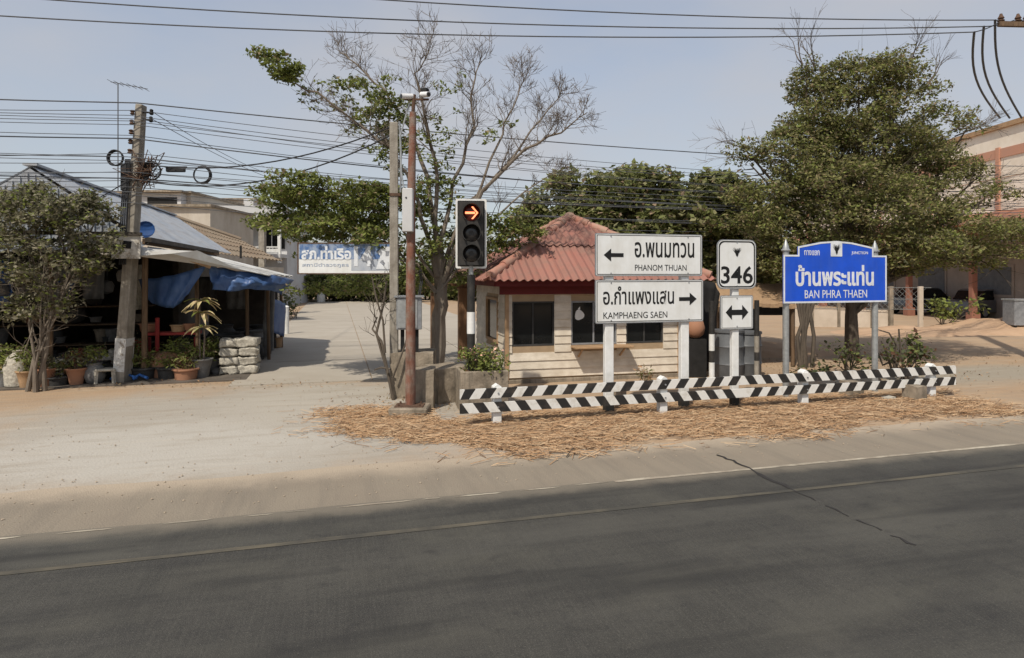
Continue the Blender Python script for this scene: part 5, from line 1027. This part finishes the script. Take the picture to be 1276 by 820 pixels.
for i in range(30):
    px = rng.uniform(262, 312); Y = 14.3+(px-262)/50*.9+rng.uniform(0, .5); r = rng.uniform(.06, .13); zst = 0
    if i % 3 == 0: px = rng.uniform(268, 288); Y = 14.9; zst = rng.uniform(.12, .45)
    bm = bmesh.new(); bmesh.ops.create_icosphere(bm, subdivisions=2, radius=r)
    for v in bm.verts: v.co = v.co*(1+.5*noise.noise(v.co*9+Vector((i, 0, 0)))); v.co.z *= .7
    me = bpy.data.meshes.new('stone'); bm.to_mesh(me); bm.free(); me.materials.append(M['stone' if i % 4 else 'conc']); me.shade_smooth(); o = bpy.data.objects.new('stone', me); C.objects.link(o); o.location = gp(px, Y)+Vector((0, 0, r*.55+zst)); tag(o, 'grey rough stone heaped at the foot of the pale sacks', 'stone', 'stones heaped by the sacks')
bm = bmesh.new(); bmesh.ops.create_icosphere(bm, subdivisions=3, radius=.42)
for v in bm.verts: v.co = v.co*(1+.4*noise.noise(v.co*3)); v.co.z *= .75
me = bpy.data.meshes.new('boulder'); bm.to_mesh(me); bm.free(); me.materials.append(M['stone']); me.shade_smooth(); o = bpy.data.objects.new('boulder', me); C.objects.link(o); o.location = gp(276, 15.2)+Vector((0, 0, .15)); tag(o, 'largest grey boulder behind the heap of stones', 'boulder')
st_ = thing('stool', 'small dirty white plastic stool beside the pole foot', 'stool', gp(133, 13.3), .3); b = B(); b.box((0, 0, .30), (.36, .3, .05)); b.build('seat', M['sackw'], st_, bevel=.015)
for x in (-.15, .15):
    for y in (-.12, .12):
        b = B(); b.bar((x*1.1, y*1.1, 0), (x, y, .28), .05); b.build('leg', M['sackw'], st_)
b = B(); b.lathe(gp(22, 12.9), [(.16, 0), (.22, .05), (.25, .4), (.18, .62), (.08, .70), (.10, .74), (.02, .75)], 12); tag(b.build('urn', M['sackw'], smooth=True), 'pale rounded urn behind the small tan potted plant', 'urn')
b = B()
for k in range(3): b.tube([W(150-12+k*14, 474, 13.35)+Vector((0, 0, .03)), W(150-4+k*14, 470, 13.5)+Vector((0, 0, .05)), W(150+6+k*14, 473, 13.4)+Vector((0, 0, .03))], .03, 6)
tag(b.build('hose', M['bluep'], smooth=True), 'dark blue hose lying crumpled around the pole foot', 'hose')
# utility pole
ub = gp(152, 13.45); up_ = thing('utility_pole', 'leaning weathered concrete utility pole with tangled cables in front of the shop', 'pole', ub)
ut = W(176, 131, 13.45)-ub
b = B(); b.bar((0, 0, -.05), ut, .27, .20); o = b.build('shaft', M['concpole'], up_, bevel=.01)
for v in o.data.vertices:
    k = v.co.z/ut.z; ax = ut*k; v.co.x = ax.x+(v.co.x-ax.x)*(1.15-.45*k); v.co.y = ax.y+(v.co.y-ax.y)*(1.1-.4*k)
lerpz = lambda py: ut*(((zz(py, 13.45))/ut.z))
wm_ = mat('whitewash', (.55, .55, .53), .9, .3, 9, .1, 20, col2=(.28, .25, .21), thr=(.52, .64)); b = B(); a, c = lerpz(462), lerpz(421); b.bar(a, c, .31, .225); b.build('painted_band', wm_, up_)
b = B(); c = lerpz(306)+Vector((0, -.15, 0)); b.box(c, (.42, .04, .52)); pb = b.build('flaking_plate', M['flake'], up_); b = B(); b.tube([c+Vector((.02, -.021, .04)), c+Vector((.02, -.026, .04))], .06, 9); b.build('hole', M['dark'], pb)
for k, py in enumerate((142, 154, 166, 178, 190)):
    c = lerpz(py)+Vector((-.10, -.12, 0)); b = B(); b.lathe(c-Vector((0, 0, .05)), [(.025, 0), (.05, .02), (.03, .05), (.05, .08), (.025, .10)], 9); b.build('insulator', M['rustd'], up_, smooth=True)
for py in (140, 149):
    c = lerpz(py); b = B(); b.bar(c, c+Vector((.28, -.1, -.03)), .03); b.lathe(c+Vector((.28, -.1, -.08)), [(.025, 0), (.05, .03), (.03, .06), (.04, .1), (.02, .12)], 8); b.build('arm', M['dark'], up_, smooth=True)
b = B(); rg = random.Random(77); c0 = lerpz(215)+Vector((.22, -.1, 0))
for k in range(26):
    P_ = [c0+Vector((rg.gauss(0, .14), rg.gauss(0, .08), rg.gauss(0, .22))) for _ in range(5)]; b.tube(P_, .012, 4, caps=False)
b.build('cable_tangle', M['rustd'], up_)
b = B()
for k in range(4): b.tube([lerpz(200)+Vector((-.15+.03*k, -.16, 0)), lerpz(260)+Vector((-.17+.04*k, -.16, 0)), lerpz(330)+Vector((-.12+.04*k, -.17, 0))], .016, 5)
b.box(lerpz(222)+Vector((-.16, -.12, 0)), (.12, .12, .55)); b.build('cable_run', M['cable'], up_)
def coil(px, py, Y, r, label):
    c = W(px, py, Y); b = B(); n = 26
    for q in range(4):
        rr = r*rng.uniform(.9, 1.03); b.tube([c+Vector((rr*math.cos(2*math.pi*i/n), .02*q-.03, rr*math.sin(2*math.pi*i/n)+.004*math.sin(i+q))) for i in range(n+1)], .014, 5, caps=False)
    tag(b.build('cable_coil', M['cable']), label, 'cable coil')
coil(144, 197, 13.3, .155, 'black cable coil hanging above the dusty tree beside the pole')
coil(189, 213, 13.3, .19, 'black cable coil pressed against the tangle on the utility pole')
coil(252, 218, 14.2, .19, 'black cable coil hanging alone on the wires beyond the splice box')
b = B(); c = W(219, 211, 13.8); b.box(c, (.40, .09, .12)); b.bar(c+Vector((-.25, 0, .05)), c+Vector((.25, 0, .05)), .03); tag(b.build('splice_box', M['cable'], bevel=.015), 'black cable splice box hung between two coils', 'splice box')
# ------------------------------------------------------------------ overhead wires
def wire(a, c, sag, r, label, group, m='cable', n=14):
    a, c = Vector(a), Vector(c); b = B(); b.tube([a.lerp(c, i/n)-Vector((0, 0, sag*4*(i/n)*(1-i/n))) for i in range(n+1)], r, 5, caps=False); return tag(b.build('cable', M[m], smooth=True), label, 'cable', group)
rg = random.Random(3); pdir = Vector((14.6, 5.0, 0)).normalized(); pole_base = ub
for k, py in enumerate((131, 142, 150, 159, 168, 177, 190, 196, 207, 214, 222, 229, 236, 243, 251, 147, 155, 200, 203, 218, 225, 239)):
    p = lerpz(py)+ub+Vector((0, -.16+.03*rg.random()-(.22 if k > 14 else 0), rg.uniform(-.05, .05))); z = p.z; thick = .014 if py in (131, 177, 222) else .0075
    a = p-pdir*24; a.z = z+rg.uniform(-.35, .6); e = p+pdir*30; e.z = z+rg.uniform(-.2, .6)
    wire(a, p, rg.uniform(.2, .5), thick, 'dark cable running from beyond the dusty tree to the utility pole', 'cables reaching the utility pole', 'wire'); wire(p, e, rg.uniform(.3, .75), thick, 'dark cable running from the utility pole behind the bare tree', 'cables running along behind the bare tree', 'wire', 20)
wire(lerpz(140)+ub+Vector((.28, -.1, 0)), W(330, 215, 22), .1, .008, 'thin service cable slanting down from the top insulator to a house', 'service cables to the houses', 'wire')
wire(lerpz(149)+ub+Vector((.28, -.1, 0)), W(345, 225, 24), .1, .008, 'thin service cable slanting down from the top insulator to a house', 'service cables to the houses', 'wire')
wire(lerpz(205)+ub+Vector((.1, -.1, 0)), W(488, 158, 11.95), .35, .014, 'upper of two sagging black cables from the utility pole to the square concrete pole', 'cables between the two poles')
wire(lerpz(225)+ub+Vector((.1, -.1, 0)), W(488, 168, 11.95), .45, .014, 'lower of two sagging black cables from the utility pole to the square concrete pole', 'cables between the two poles')
wire(lerpz(218)+ub, W(90, 262, 13.6), .05, .012, 'short dark cable from the pole down to the shop roof', None)
# pole at the frame's edge with crossarm, three high lines and three droppers
PX = W(1292, 30, 17.0); hp = thing('power_pole', 'tall power pole with crossarm and insulators at the edge of the view', 'pole', Vector((PX.x, PX.y, 0)))
b = B(); b.box((0, 0, PX.z/2+.2), (.26, .26, PX.z+.5)); b.build('shaft', M['concpole'], hp)
zc = PX.z-.02; b = B(); b.bar((-1.05, -.05, zc), (.9, .05, zc), .10, .12); b.build('crossarm', M['wood'], hp)
ins = []
for x in (-.95, -.5, -.28):
    b = B(); b.lathe((x, 0, zc+.05), [(.03, 0), (.07, .03), (.09, .06), (.05, .09), (.08, .12), (.04, .2), (.03, .24)], 10); b.build('insulator', M['rustd'], hp, smooth=True); ins.append(Vector((PX.x+x, PX.y, zc+.3)))
ends = [Vector((-30, 12.7, 9.3)), Vector((-29, 11.7, 9.5)), Vector((-28, 10.7, 9.9))]
st3 = [W(1214, 40, 16.6), W(1226, 33, 17.0), W(1240, 25, 17.4)]
for k in range(3):
    wire(ends[k], st3[k], .9, .016, ['lowest of the three bare power lines high above the trees', 'middle one of the three bare power lines high above the trees', 'uppermost of the three bare power lines high above the trees'][k], 'three bare power lines', 'wire', 30)
    wire(st3[k], PX+Vector((-.9+.3*k, 0, .1)), .04, .014, 'short jumper cable joining a power line to the crossarm', 'jumper cables at the crossarm')
    q = W((1246, 1258, 1273)[k], 147, 20.5); b = B(); a = st3[k]; n = 12; b.tube([a.lerp(q, i/n)+Vector((-.35*math.sin(math.pi*i/n), 0, 0))*(1 if k < 2 else .8) for i in range(n+1)], .03, 6, caps=False)
    tag(b.build('dropper_cable', M['wire'], smooth=True), ['thick drop cable farthest from the crossarm pole', 'thick drop cable between two other drop cables', 'thick drop cable nearest to the crossarm pole'][k], 'cable', 'drop cables')
# ------------------------------------------------------------------ buildings behind the shop
def flatbuilding(name, label, pxs, pys, Y, depth, m, yaw=0.0, parts=None):
    x0, x1 = (pxs[0]-638)/800*Y, (pxs[1]-638)/800*Y; zt = zz(pys, Y); t = thing(name, label, 'building', Vector(((x0+x1)/2, Y, 0)), yaw); w = x1-x0
    b = B(); b.box((0, depth/2, zt/2), (w, depth, zt)); b.build('wall', m, t); b = B(); b.box((0, depth/2-.1, zt+.07), (w+.3, depth+.3, .14)); b.build('parapet', M['conc'], t); return t, w, zt
t, w, zt = flatbuilding('flat_roofed_house', 'beige flat roofed house with a dark roof slot beyond the shop roof', (120, 238), 241, 42, 8, M['beige'])
b = B(); b.box((1.5, -.35, zt-.55), (2.6, .7, 1.0)); b.build('roof_room', M['palewall'], t); b = B(); b.box((1.6, -.71, zt-.55), (1.9, .03, .42)); b.build('roof_slot', M['dark'], t); b = B(); b.box((1.5, -.5, zt+.02), (3.1, 1.2, .12)); b.build('slab', M['conc'], t)
t, w, zt = flatbuilding('plain_house', 'tan streaked house wall rising behind the lower brown roof', (185, 262), 258, 36, 6, M['beige'])
t, w, zt = flatbuilding('low_flat_house', 'low tan house with a pale end block beyond the white balcony house', (238, 318), 249, 60, 8, M['beige'])
b = B(); b.box((w/2-.3, -.4, zt/2), (.9, .8, zt-.02)); b.build('end_block', M['palewall'], t); b = B(); b.box((-1.6, -.3, zt-.4), (2.0, .6, 1.2)); b.build('roof_block', M['palewall'], t)
# white two storey balcony house
Y = 44; x0, x1 = (256-638)/800*Y, (352-638)/800*Y; t = thing('balcony_house', 'white two storey house with columns and balcony behind the brown roof', 'building', Vector(((x0+x1)/2, Y, 0)), 0.03); w = x1-x0
Z = lambda py: zz(py, Y)
b = B(); b.box((0, 3.4, Z(258)/2), (w, 5, Z(258))); b.build('wall', M['palewall'], t)
b = B(); b.box((0, .3, (Z(258)+Z(274))/2+.05), (w+.2, 1.4, Z(258)-Z(274))); b.build('roof_fascia', M['palewall'], t)
b = B(); b.box((0, .3, Z(278)), (w-.1, 1.3, .12)); b.build('ceiling', M['conc'], t)
for x in (-w/2+.15, -w/2+.85, .35, w/2-.15):
    b = B(); b.box((x, -.25, Z(300)), (.2, .2, Z(274)-Z(330))); b.build('column', M['white'], t)
for x, ww in ((-1.35, 1.1), (-.1, .8), (1.6, 1.0), (2.2, .6)):
    b = B(); b.box((x, .885, Z(296)), (ww, .03, 1.5)); wf = b.build('window', M['darkgrey'], t); b = B(); b.box((x, .865, Z(296)), (ww-.15, .02, 1.35)); b.build('pane', M['glass'], wf); b = B(); b.box((x, .85, Z(296)), (.05, .02, 1.4)); b.build('mullion', M['white'], wf)
b = B(); b.box((.8, -.3, Z(308)), (w-1.7, .06, .08)); b.box((.8, -.3, Z(313)), (w-1.7, .05, .3)); b.build('balcony_rail', M['white'], t)
b = B()
for k in range(16): b.box((-.8+k*.22, -.3, Z(310.5)), (.03, .03, .22))
b.build('baluster', M['white'], t)['kind'] = 'stuff'
b = B(); b.box((0, .2, Z(319)), (w, 1.5, .25)); b.build('balcony_floor', M['palewall'], t)
# brown roofed house
t = thing('brown_roofed_house', 'house with a long brown tiled roof sloping down between shop and balcony house', 'building', Vector((-14.8, 31, 0)))
b = B(); b.box((-1.0, 3.0, 1.3), (6.0, 4.0, 2.6)); b.build('wall', M['beige'], t)
e0, e1 = W(352, 326, 29.5), W(225, 312, 27.0); r0, r1 = W(300, 300, 32), W(212, 270, 31)
rows, ncl = 5, 9
for j in range(rows):
    for i in range(ncl):
        q = lambda u, v: e1.lerp(e0, u).lerp(r1.lerp(r0, u), v)
        b = B(); lift = Vector((0, 0, .05)); sheet(b, q(i/ncl, j/rows)+lift, q((i+1)/ncl, j/rows)+lift, q((i+1)/ncl, (j+1.05)/rows), q(i/ncl, (j+1.05)/rows), 3, .03, th=.02); b.build('roof_tile', M['brownroof'], t, world=True, smooth=True)
b = B(); b.tube([r1+Vector((0, 0, .06)), r0+Vector((0, 0, .06))], .12, 6); b.build('ridge_cap', M['brownroof'], t, world=True)
b = B(); a, c = W(300, 322, 27.5), W(300, 306, 27.5); b.bar(a, c, .07); tag(b.build('vent_pipe', M['dark'], None), 'short dark pipe standing up from the awning near the lane', 'pipe')
b = B(); b.bar(gp(327, 34), W(327, 268, 34), .3, .3); tag(b.build('thin_pole', M['concpole']), 'slim concrete pole in front of the balcony house', 'pole')
an = thing('tv_antenna', 'thin television antenna above the wires beside the utility pole', 'antenna', W(147, 241, 41.9)); m_ = an.location
b = B(); b.tube([m_, W(147, 104, 41.9)], .035, 5); b.build('mast', M['wire'], an, world=True); b = B(); b.tube([W(138, 102, 41.9), W(184, 111, 41.9)], .025, 4); b.build('boom', M['wire'], an, world=True)
for k in range(6):
    c = W(140+k*8, 102.5+k*1.6, 41.9); b = B(); b.bar(c+Vector((-.12, -.35, .08)), c+Vector((.12, .35, -.08)), .02); b.build('element', M['wire'], an, world=True)
# ------------------------------------------------------------------ the yard and hall on the other side
X0 = 22.6; hall = thing('cream_hall', 'large cream hall with orange bands and columns beyond the trees', 'building', Vector((X0, 36, 0)))
YA, YB = 24.0, 52.0
b = B(); b.box((5.0, 2, 6.9), (10, YB-YA, 4.2)); b.build('upper_wall', M['cream'], hall)
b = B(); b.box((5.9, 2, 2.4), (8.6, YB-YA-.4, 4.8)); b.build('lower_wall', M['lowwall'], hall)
for z, h_, pr in ((9.06, .22, .14), (7.82, .42, .05), (4.95, .42, .06)):
    b = B(); b.box((5.0-pr/2, 2, z), (10+pr, YB-YA+pr*2, h_)); b.build('orange_band', M['orange'] if z != 9.06 else M['tan'], hall)
b = B(); b.box((-.3, 2, 4.55), (4.0, YB-YA+.6, .16)); b.build('canopy', M['orange'], hall)
for y in (-11, -6.2, -1.4, 3.4, 8.2, 13):
    b = B(); b.box((-.04, y, 6.6), (.10, .22, 3.0)); b.build('pilaster', M['orange'], hall); b = B(); b.box((-1.2, y, 2.3), (.24, .24, 4.6)); b.build('column', M['column'], hall); b = B(); b.box((-1.2, y, .22), (.4, .4, .44)); b.build('column_base', M['column'], hall)
for y in (-8.6, -3.8, 1.0, 5.8, 10.6):
    b = B(); b.box((1.58, y, 1.9), (.06, 2.6, 1.6)); wf = b.build('window', M['lowwall'], hall); b = B(); b.box((1.545, y, 1.9), (.03, 2.3, 1.35)); b.build('pane', M['greyp'], wf)
for k in range(9): b = B(); b.box((-.005, 2, 5.35+k*.27), (.03, YB-YA-.1, .015)); b.build('wall_joint', M['tan'], hall) if k in (2, 5) else None
lw = W(1005, 396, 27.5); LA, LBp = gp(985, 27.5), gp(1112, 27.0)
fn = thing('wire_fence', 'wire mesh fence with concrete posts on a low pale wall beyond the shrubs', 'fence', LA)
b = B(); b.bar(LA+Vector((0, 0, .36)), LBp+Vector((0, 0, .36)), .15, .75); b.build('low_wall', M['whitewall'], fn, world=True)
FE = gp(1160, 26.6); posts = [(1012, 27.4), (1045, 27.3), (1087, 27.1), (1110, 27.0), (1147, 26.7)]
for px, Y in posts:
    p = gp(px, Y-.12); b = B(); b.box(p+Vector((0, 0, .87)), (.17 if px in (1147, 1110) else .10, .12, 1.74)); b.build('post', M['whitewall' if px == 1147 else 'conc'], fn, world=True)
b = B(); Lf = (FE-LA).length; df = (FE-LA).normalized()
for k in range(int(Lf/.22)+4):
    for sg in (-1, 1):
        s0 = k*.22; h0, h1 = .76, 1.66; a = LA+df*s0; e = LA+df*(s0+sg*.9)
        if 0 <= s0+sg*.9 <= Lf and s0 <= Lf: b.tube([a+Vector((0, -.02, h0)), e+Vector((0, -.02, h1))], .006, 3, caps=False)
for z in (.78, 1.2, 1.68): b.tube([LA+Vector((0, -.03, z)), FE+Vector((0, -.03, z))], .012, 4)
b.build('mesh', M['netgrey'], fn, world=True)
def car(label, loc, yaw, body, sc=1.0):
    t = thing('parked_car', label, 'car', loc, yaw); b = B()
    lo = [(-2.05, .30), (2.0, .30), (2.1, .55), (2.05, .78), (1.0, .92), (-1.55, .95), (-2.05, .90), (-2.12, .55)]; b.prism(lo, -.82, .82); b.build('body', M[body], t, bevel=.05)
    cb_ = [(-1.5, .94), (1.0, .91), (.45, 1.38), (-.2, 1.45), (-1.05, 1.42)]; b = B(); b.prism(cb_, -.70, .70); b.build('cabin', M['glass'], t, bevel=.05); b = B(); b.prism([(-1.08, 1.40), (.46, 1.365), (.2, 1.47), (-.8, 1.48)], -.68, .68); b.build('roof', M[body], t, bevel=.02)
    for x in (-1.3, 1.3):
        for y in (-.76, .76):
            b = B(); b.tube([(x, y-.1, .32), (x, y+.1, .32)], .32, 16); wh = b.build('wheel', M['tyre'], t, smooth=True); b = B(); b.tube([(x, y-.105, .32), (x, y+.105, .32)], .19, 12); b.build('rim', M['galvd'], wh)
    for y in (-.6, .6):
        b = B(); b.box((2.06, y, .68), (.08, .3, .14)); b.build('headlight', M['signwhite'], t)
    return t
car('dark parked car half hidden by shrubs behind the wire fence', gp(1152, 36), .25, 'carp'); car('grey parked car by the orange column near the metal bin', gp(1228, 33), .35, 'carw')
bn = thing('metal_bin', 'pale grey metal bin standing at the edge of the dirt yard', 'bin', gp(1274, 24.5), -.1)
b = B(); b.box((0, 0, .78), (1.0, .7, .95)); b.build('body', M['galvd'], bn, bevel=.02); b = B(); b.box((0, 0, 1.28), (1.06, .76, .06)); b.build('lid', M['galv'], bn)
for x in (-.42, .42):
    for y in (-.28, .28):
        b = B(); b.box((x, y, .15), (.07, .07, .32)); b.build('leg', M['dark'], bn)
# stall with thatched edge, drums, striped posts behind the route sign
sl_ = thing('thatched_stall', 'dark open stall with straw coloured thatched roof behind the route sign', 'stall', gp(935, 17.5), YAW)
b = B(); q = [W(884, 352, 15.9), W(984, 350, 16.4), W(990, 380, 15.2), W(886, 378, 14.8)]
q = [W(886, 379, 15.0), W(990, 379, 15.6), W(985, 354, 17.2), W(888, 354, 16.6)]
for k in range(10):
    b = B(); f0, f1 = k/10, (k+1)/10+.01; a = q[0].lerp(q[1], f0); a1 = q[0].lerp(q[1], f1); d_, d1 = q[3].lerp(q[2], f0), q[3].lerp(q[2], f1); dz = Vector((0, 0, rng.uniform(-.03, .03)))
    b.add([a+dz, a1+dz, d1+dz, d_+dz]+[v+dz-Vector((0, 0, .09)) for v in (a, a1, d1, d_)], [(0, 1, 2, 3), (7, 6, 5, 4), (0, 4, 5, 1), (1, 5, 6, 2), (2, 6, 7, 3), (3, 7, 4, 0)]); b.build('thatch_bundle', M['thatch'], sl_, world=True)
for px, Y in ((892, 15.2), (988, 15.7), (895, 17.2), (984, 17.6)):
    b = B(); b.tube([gp(px, Y), W(px, 376, Y)], .05, 6); b.build('post', M['wood'], sl_, world=True)
b = B(); b.bar(W(850, 370, 17.8), W(990, 370, 18.0), .04, .7); b.bar(gp(850, 17.9)+Vector((0, 0, .7)), gp(940, 18.0)+Vector((0, 0, .7)), .05, 1.4); b.build('back_panel', M['dark'], sl_, world=True)
b = B(); b.bar(W(940, 385, 17.9), W(990, 385, 18.0), .03, .35); b.build('dark_cloth', M['dark'], sl_, world=True)
tarp('tarpaulin', 'black plastic sheet draped beside the hut next to the striped post', [[(848, 352, 0), (868, 348, -.1), (890, 352, 0), (897, 366, 0)], [(850, 400, 0), (868, 402, -.1), (886, 398, 0), (893, 398, 0)], [(850, 470, 0), (868, 470, -.1), (884, 470, 0), (892, 466, 0)]], 15.0, 'dark', seed=12, amp=.03)
for i, (px, Y, h_) in enumerate(((908, 13.9, 1.05), (930, 14.1, 1.0))):
    p = gp(px, Y); t = thing('drum', ['taller grey plastic drum beside the route sign post', 'grey plastic drum next to the thin striped post'][i], 'drum', p); b = B(); b.lathe((0, 0, 0), [(.29, 0), (.31, .03), (.31, .3), (.33, .34), (.31, .38), (.31, .68), (.33, .72), (.31, .76), (.30, h_-.04), (.28, h_)], 18); b.build('body', M['greyp'], t, smooth=True); b = B(); b.lathe((0, 0, h_-.03), [(.325, 0), (.325, .05), (.1, .06)], 18); b.build('lid', M['greyp'], t, smooth=True)
for i, (px, Y, r) in enumerate(((887, 13.2, .055), (943, 13.6, .05))):
    p = gp(px, Y); t = thing('striped_post', ['bold black and white striped post in front of the black plastic sheet', 'thin black and white striped post beside the grey drums'][i], 'post', p); b = B(); b.tube([(0, 0, -.05), (0, 0, 1.72)], r, 10); b.build('pole', M['blackp'], t, smooth=True)
    for z in (.12, .70) if i == 0 else (.1, .62): b = B(); b.tube([(0, 0, z), (0, 0, z+.34)], r+.003, 10); b.build('white_band', M['white'] if i == 0 else M['concpole'], t, smooth=True)
jr = thing('clay_jar', 'round pinkish clay jar on a stand beside the sign post', 'jar', gp(866, 14.3)); b = B(); b.box((0, 0, .42), (.4, .4, .84)); b.build('stand', M['dark'], jr); b = B(); b.lathe((0, 0, .86), [(.10, 0), (.19, .08), (.22, .22), (.18, .36), (.10, .42), (.13, .46), (.08, .46)], 14); b.build('jar', M['terra'], jr, smooth=True)
b = B(); b.lathe((0, 0, 0), [(.30, 0), (.36, .03), (.36, .06)], 12)
# ------------------------------------------------------------------ small ground cover: pebbles, leaf litter, weeds
peb = []; n = 1500; s = nrng.random(n)*22-11; t_ = nrng.random(n)**1.3*6.5-2.6
vs = []; fs = []
for i in range(n):
    if -.9 < s[i] < 8.6 and t_[i] > -1.4: continue
    r = rng.uniform(.004, .016) if rng.random() < .97 else rng.uniform(.014, .022); c = Vector((s[i], t_[i], r*.3+.004)); k = len(vs)
    for v in ((1, 0, 0), (-1, 0, 0), (0, 1, 0), (0, -1, 0), (0, 0, .8), (0, 0, -.8)): vs.append(c+Vector(v)*r*rng.uniform(.7, 1.2))
    fs += [(k, k+2, k+4), (k+2, k+1, k+4), (k+1, k+3, k+4), (k+3, k, k+4)]
b = B(); b.add(vs, fs); o = b.build('gravel', mat('pebbles', (.36, .29, .215), .9, .3, 3, col2=(.26, .21, .155)), recalc=False); o.location = O; o.rotation_euler = (0, 0, YAW); tag(o, 'small loose pebbles scattered over the sandy ground', 'gravel', kind='stuff')
n = 2600; P = []
for cx, cy, sx, sy, k in ((-6.2, 13.2, 2.0, .35, 260), (6.5, 14.5, 2.2, 1.2, 900), (-1.6, 11.6, .8, .5, 400), (9.5, 17, 3, 1.6, 700)):
    P += [(rng.gauss(cx, sx), rng.gauss(cy, sy)+(.28*(cx and 0)), .012+rng.random()*.02) for _ in range(k)]
V, F = leaves(np.array(P), .05, .5, 2.5); o = npmesh('leaf_litter', V, F, [LO[2], M['straw3'], M['straw']], nrng.choice(3, len(F)//2).repeat(2)); tag(o, 'dry fallen leaves scattered beneath the trees and plants', 'leaf litter', kind='stuff')
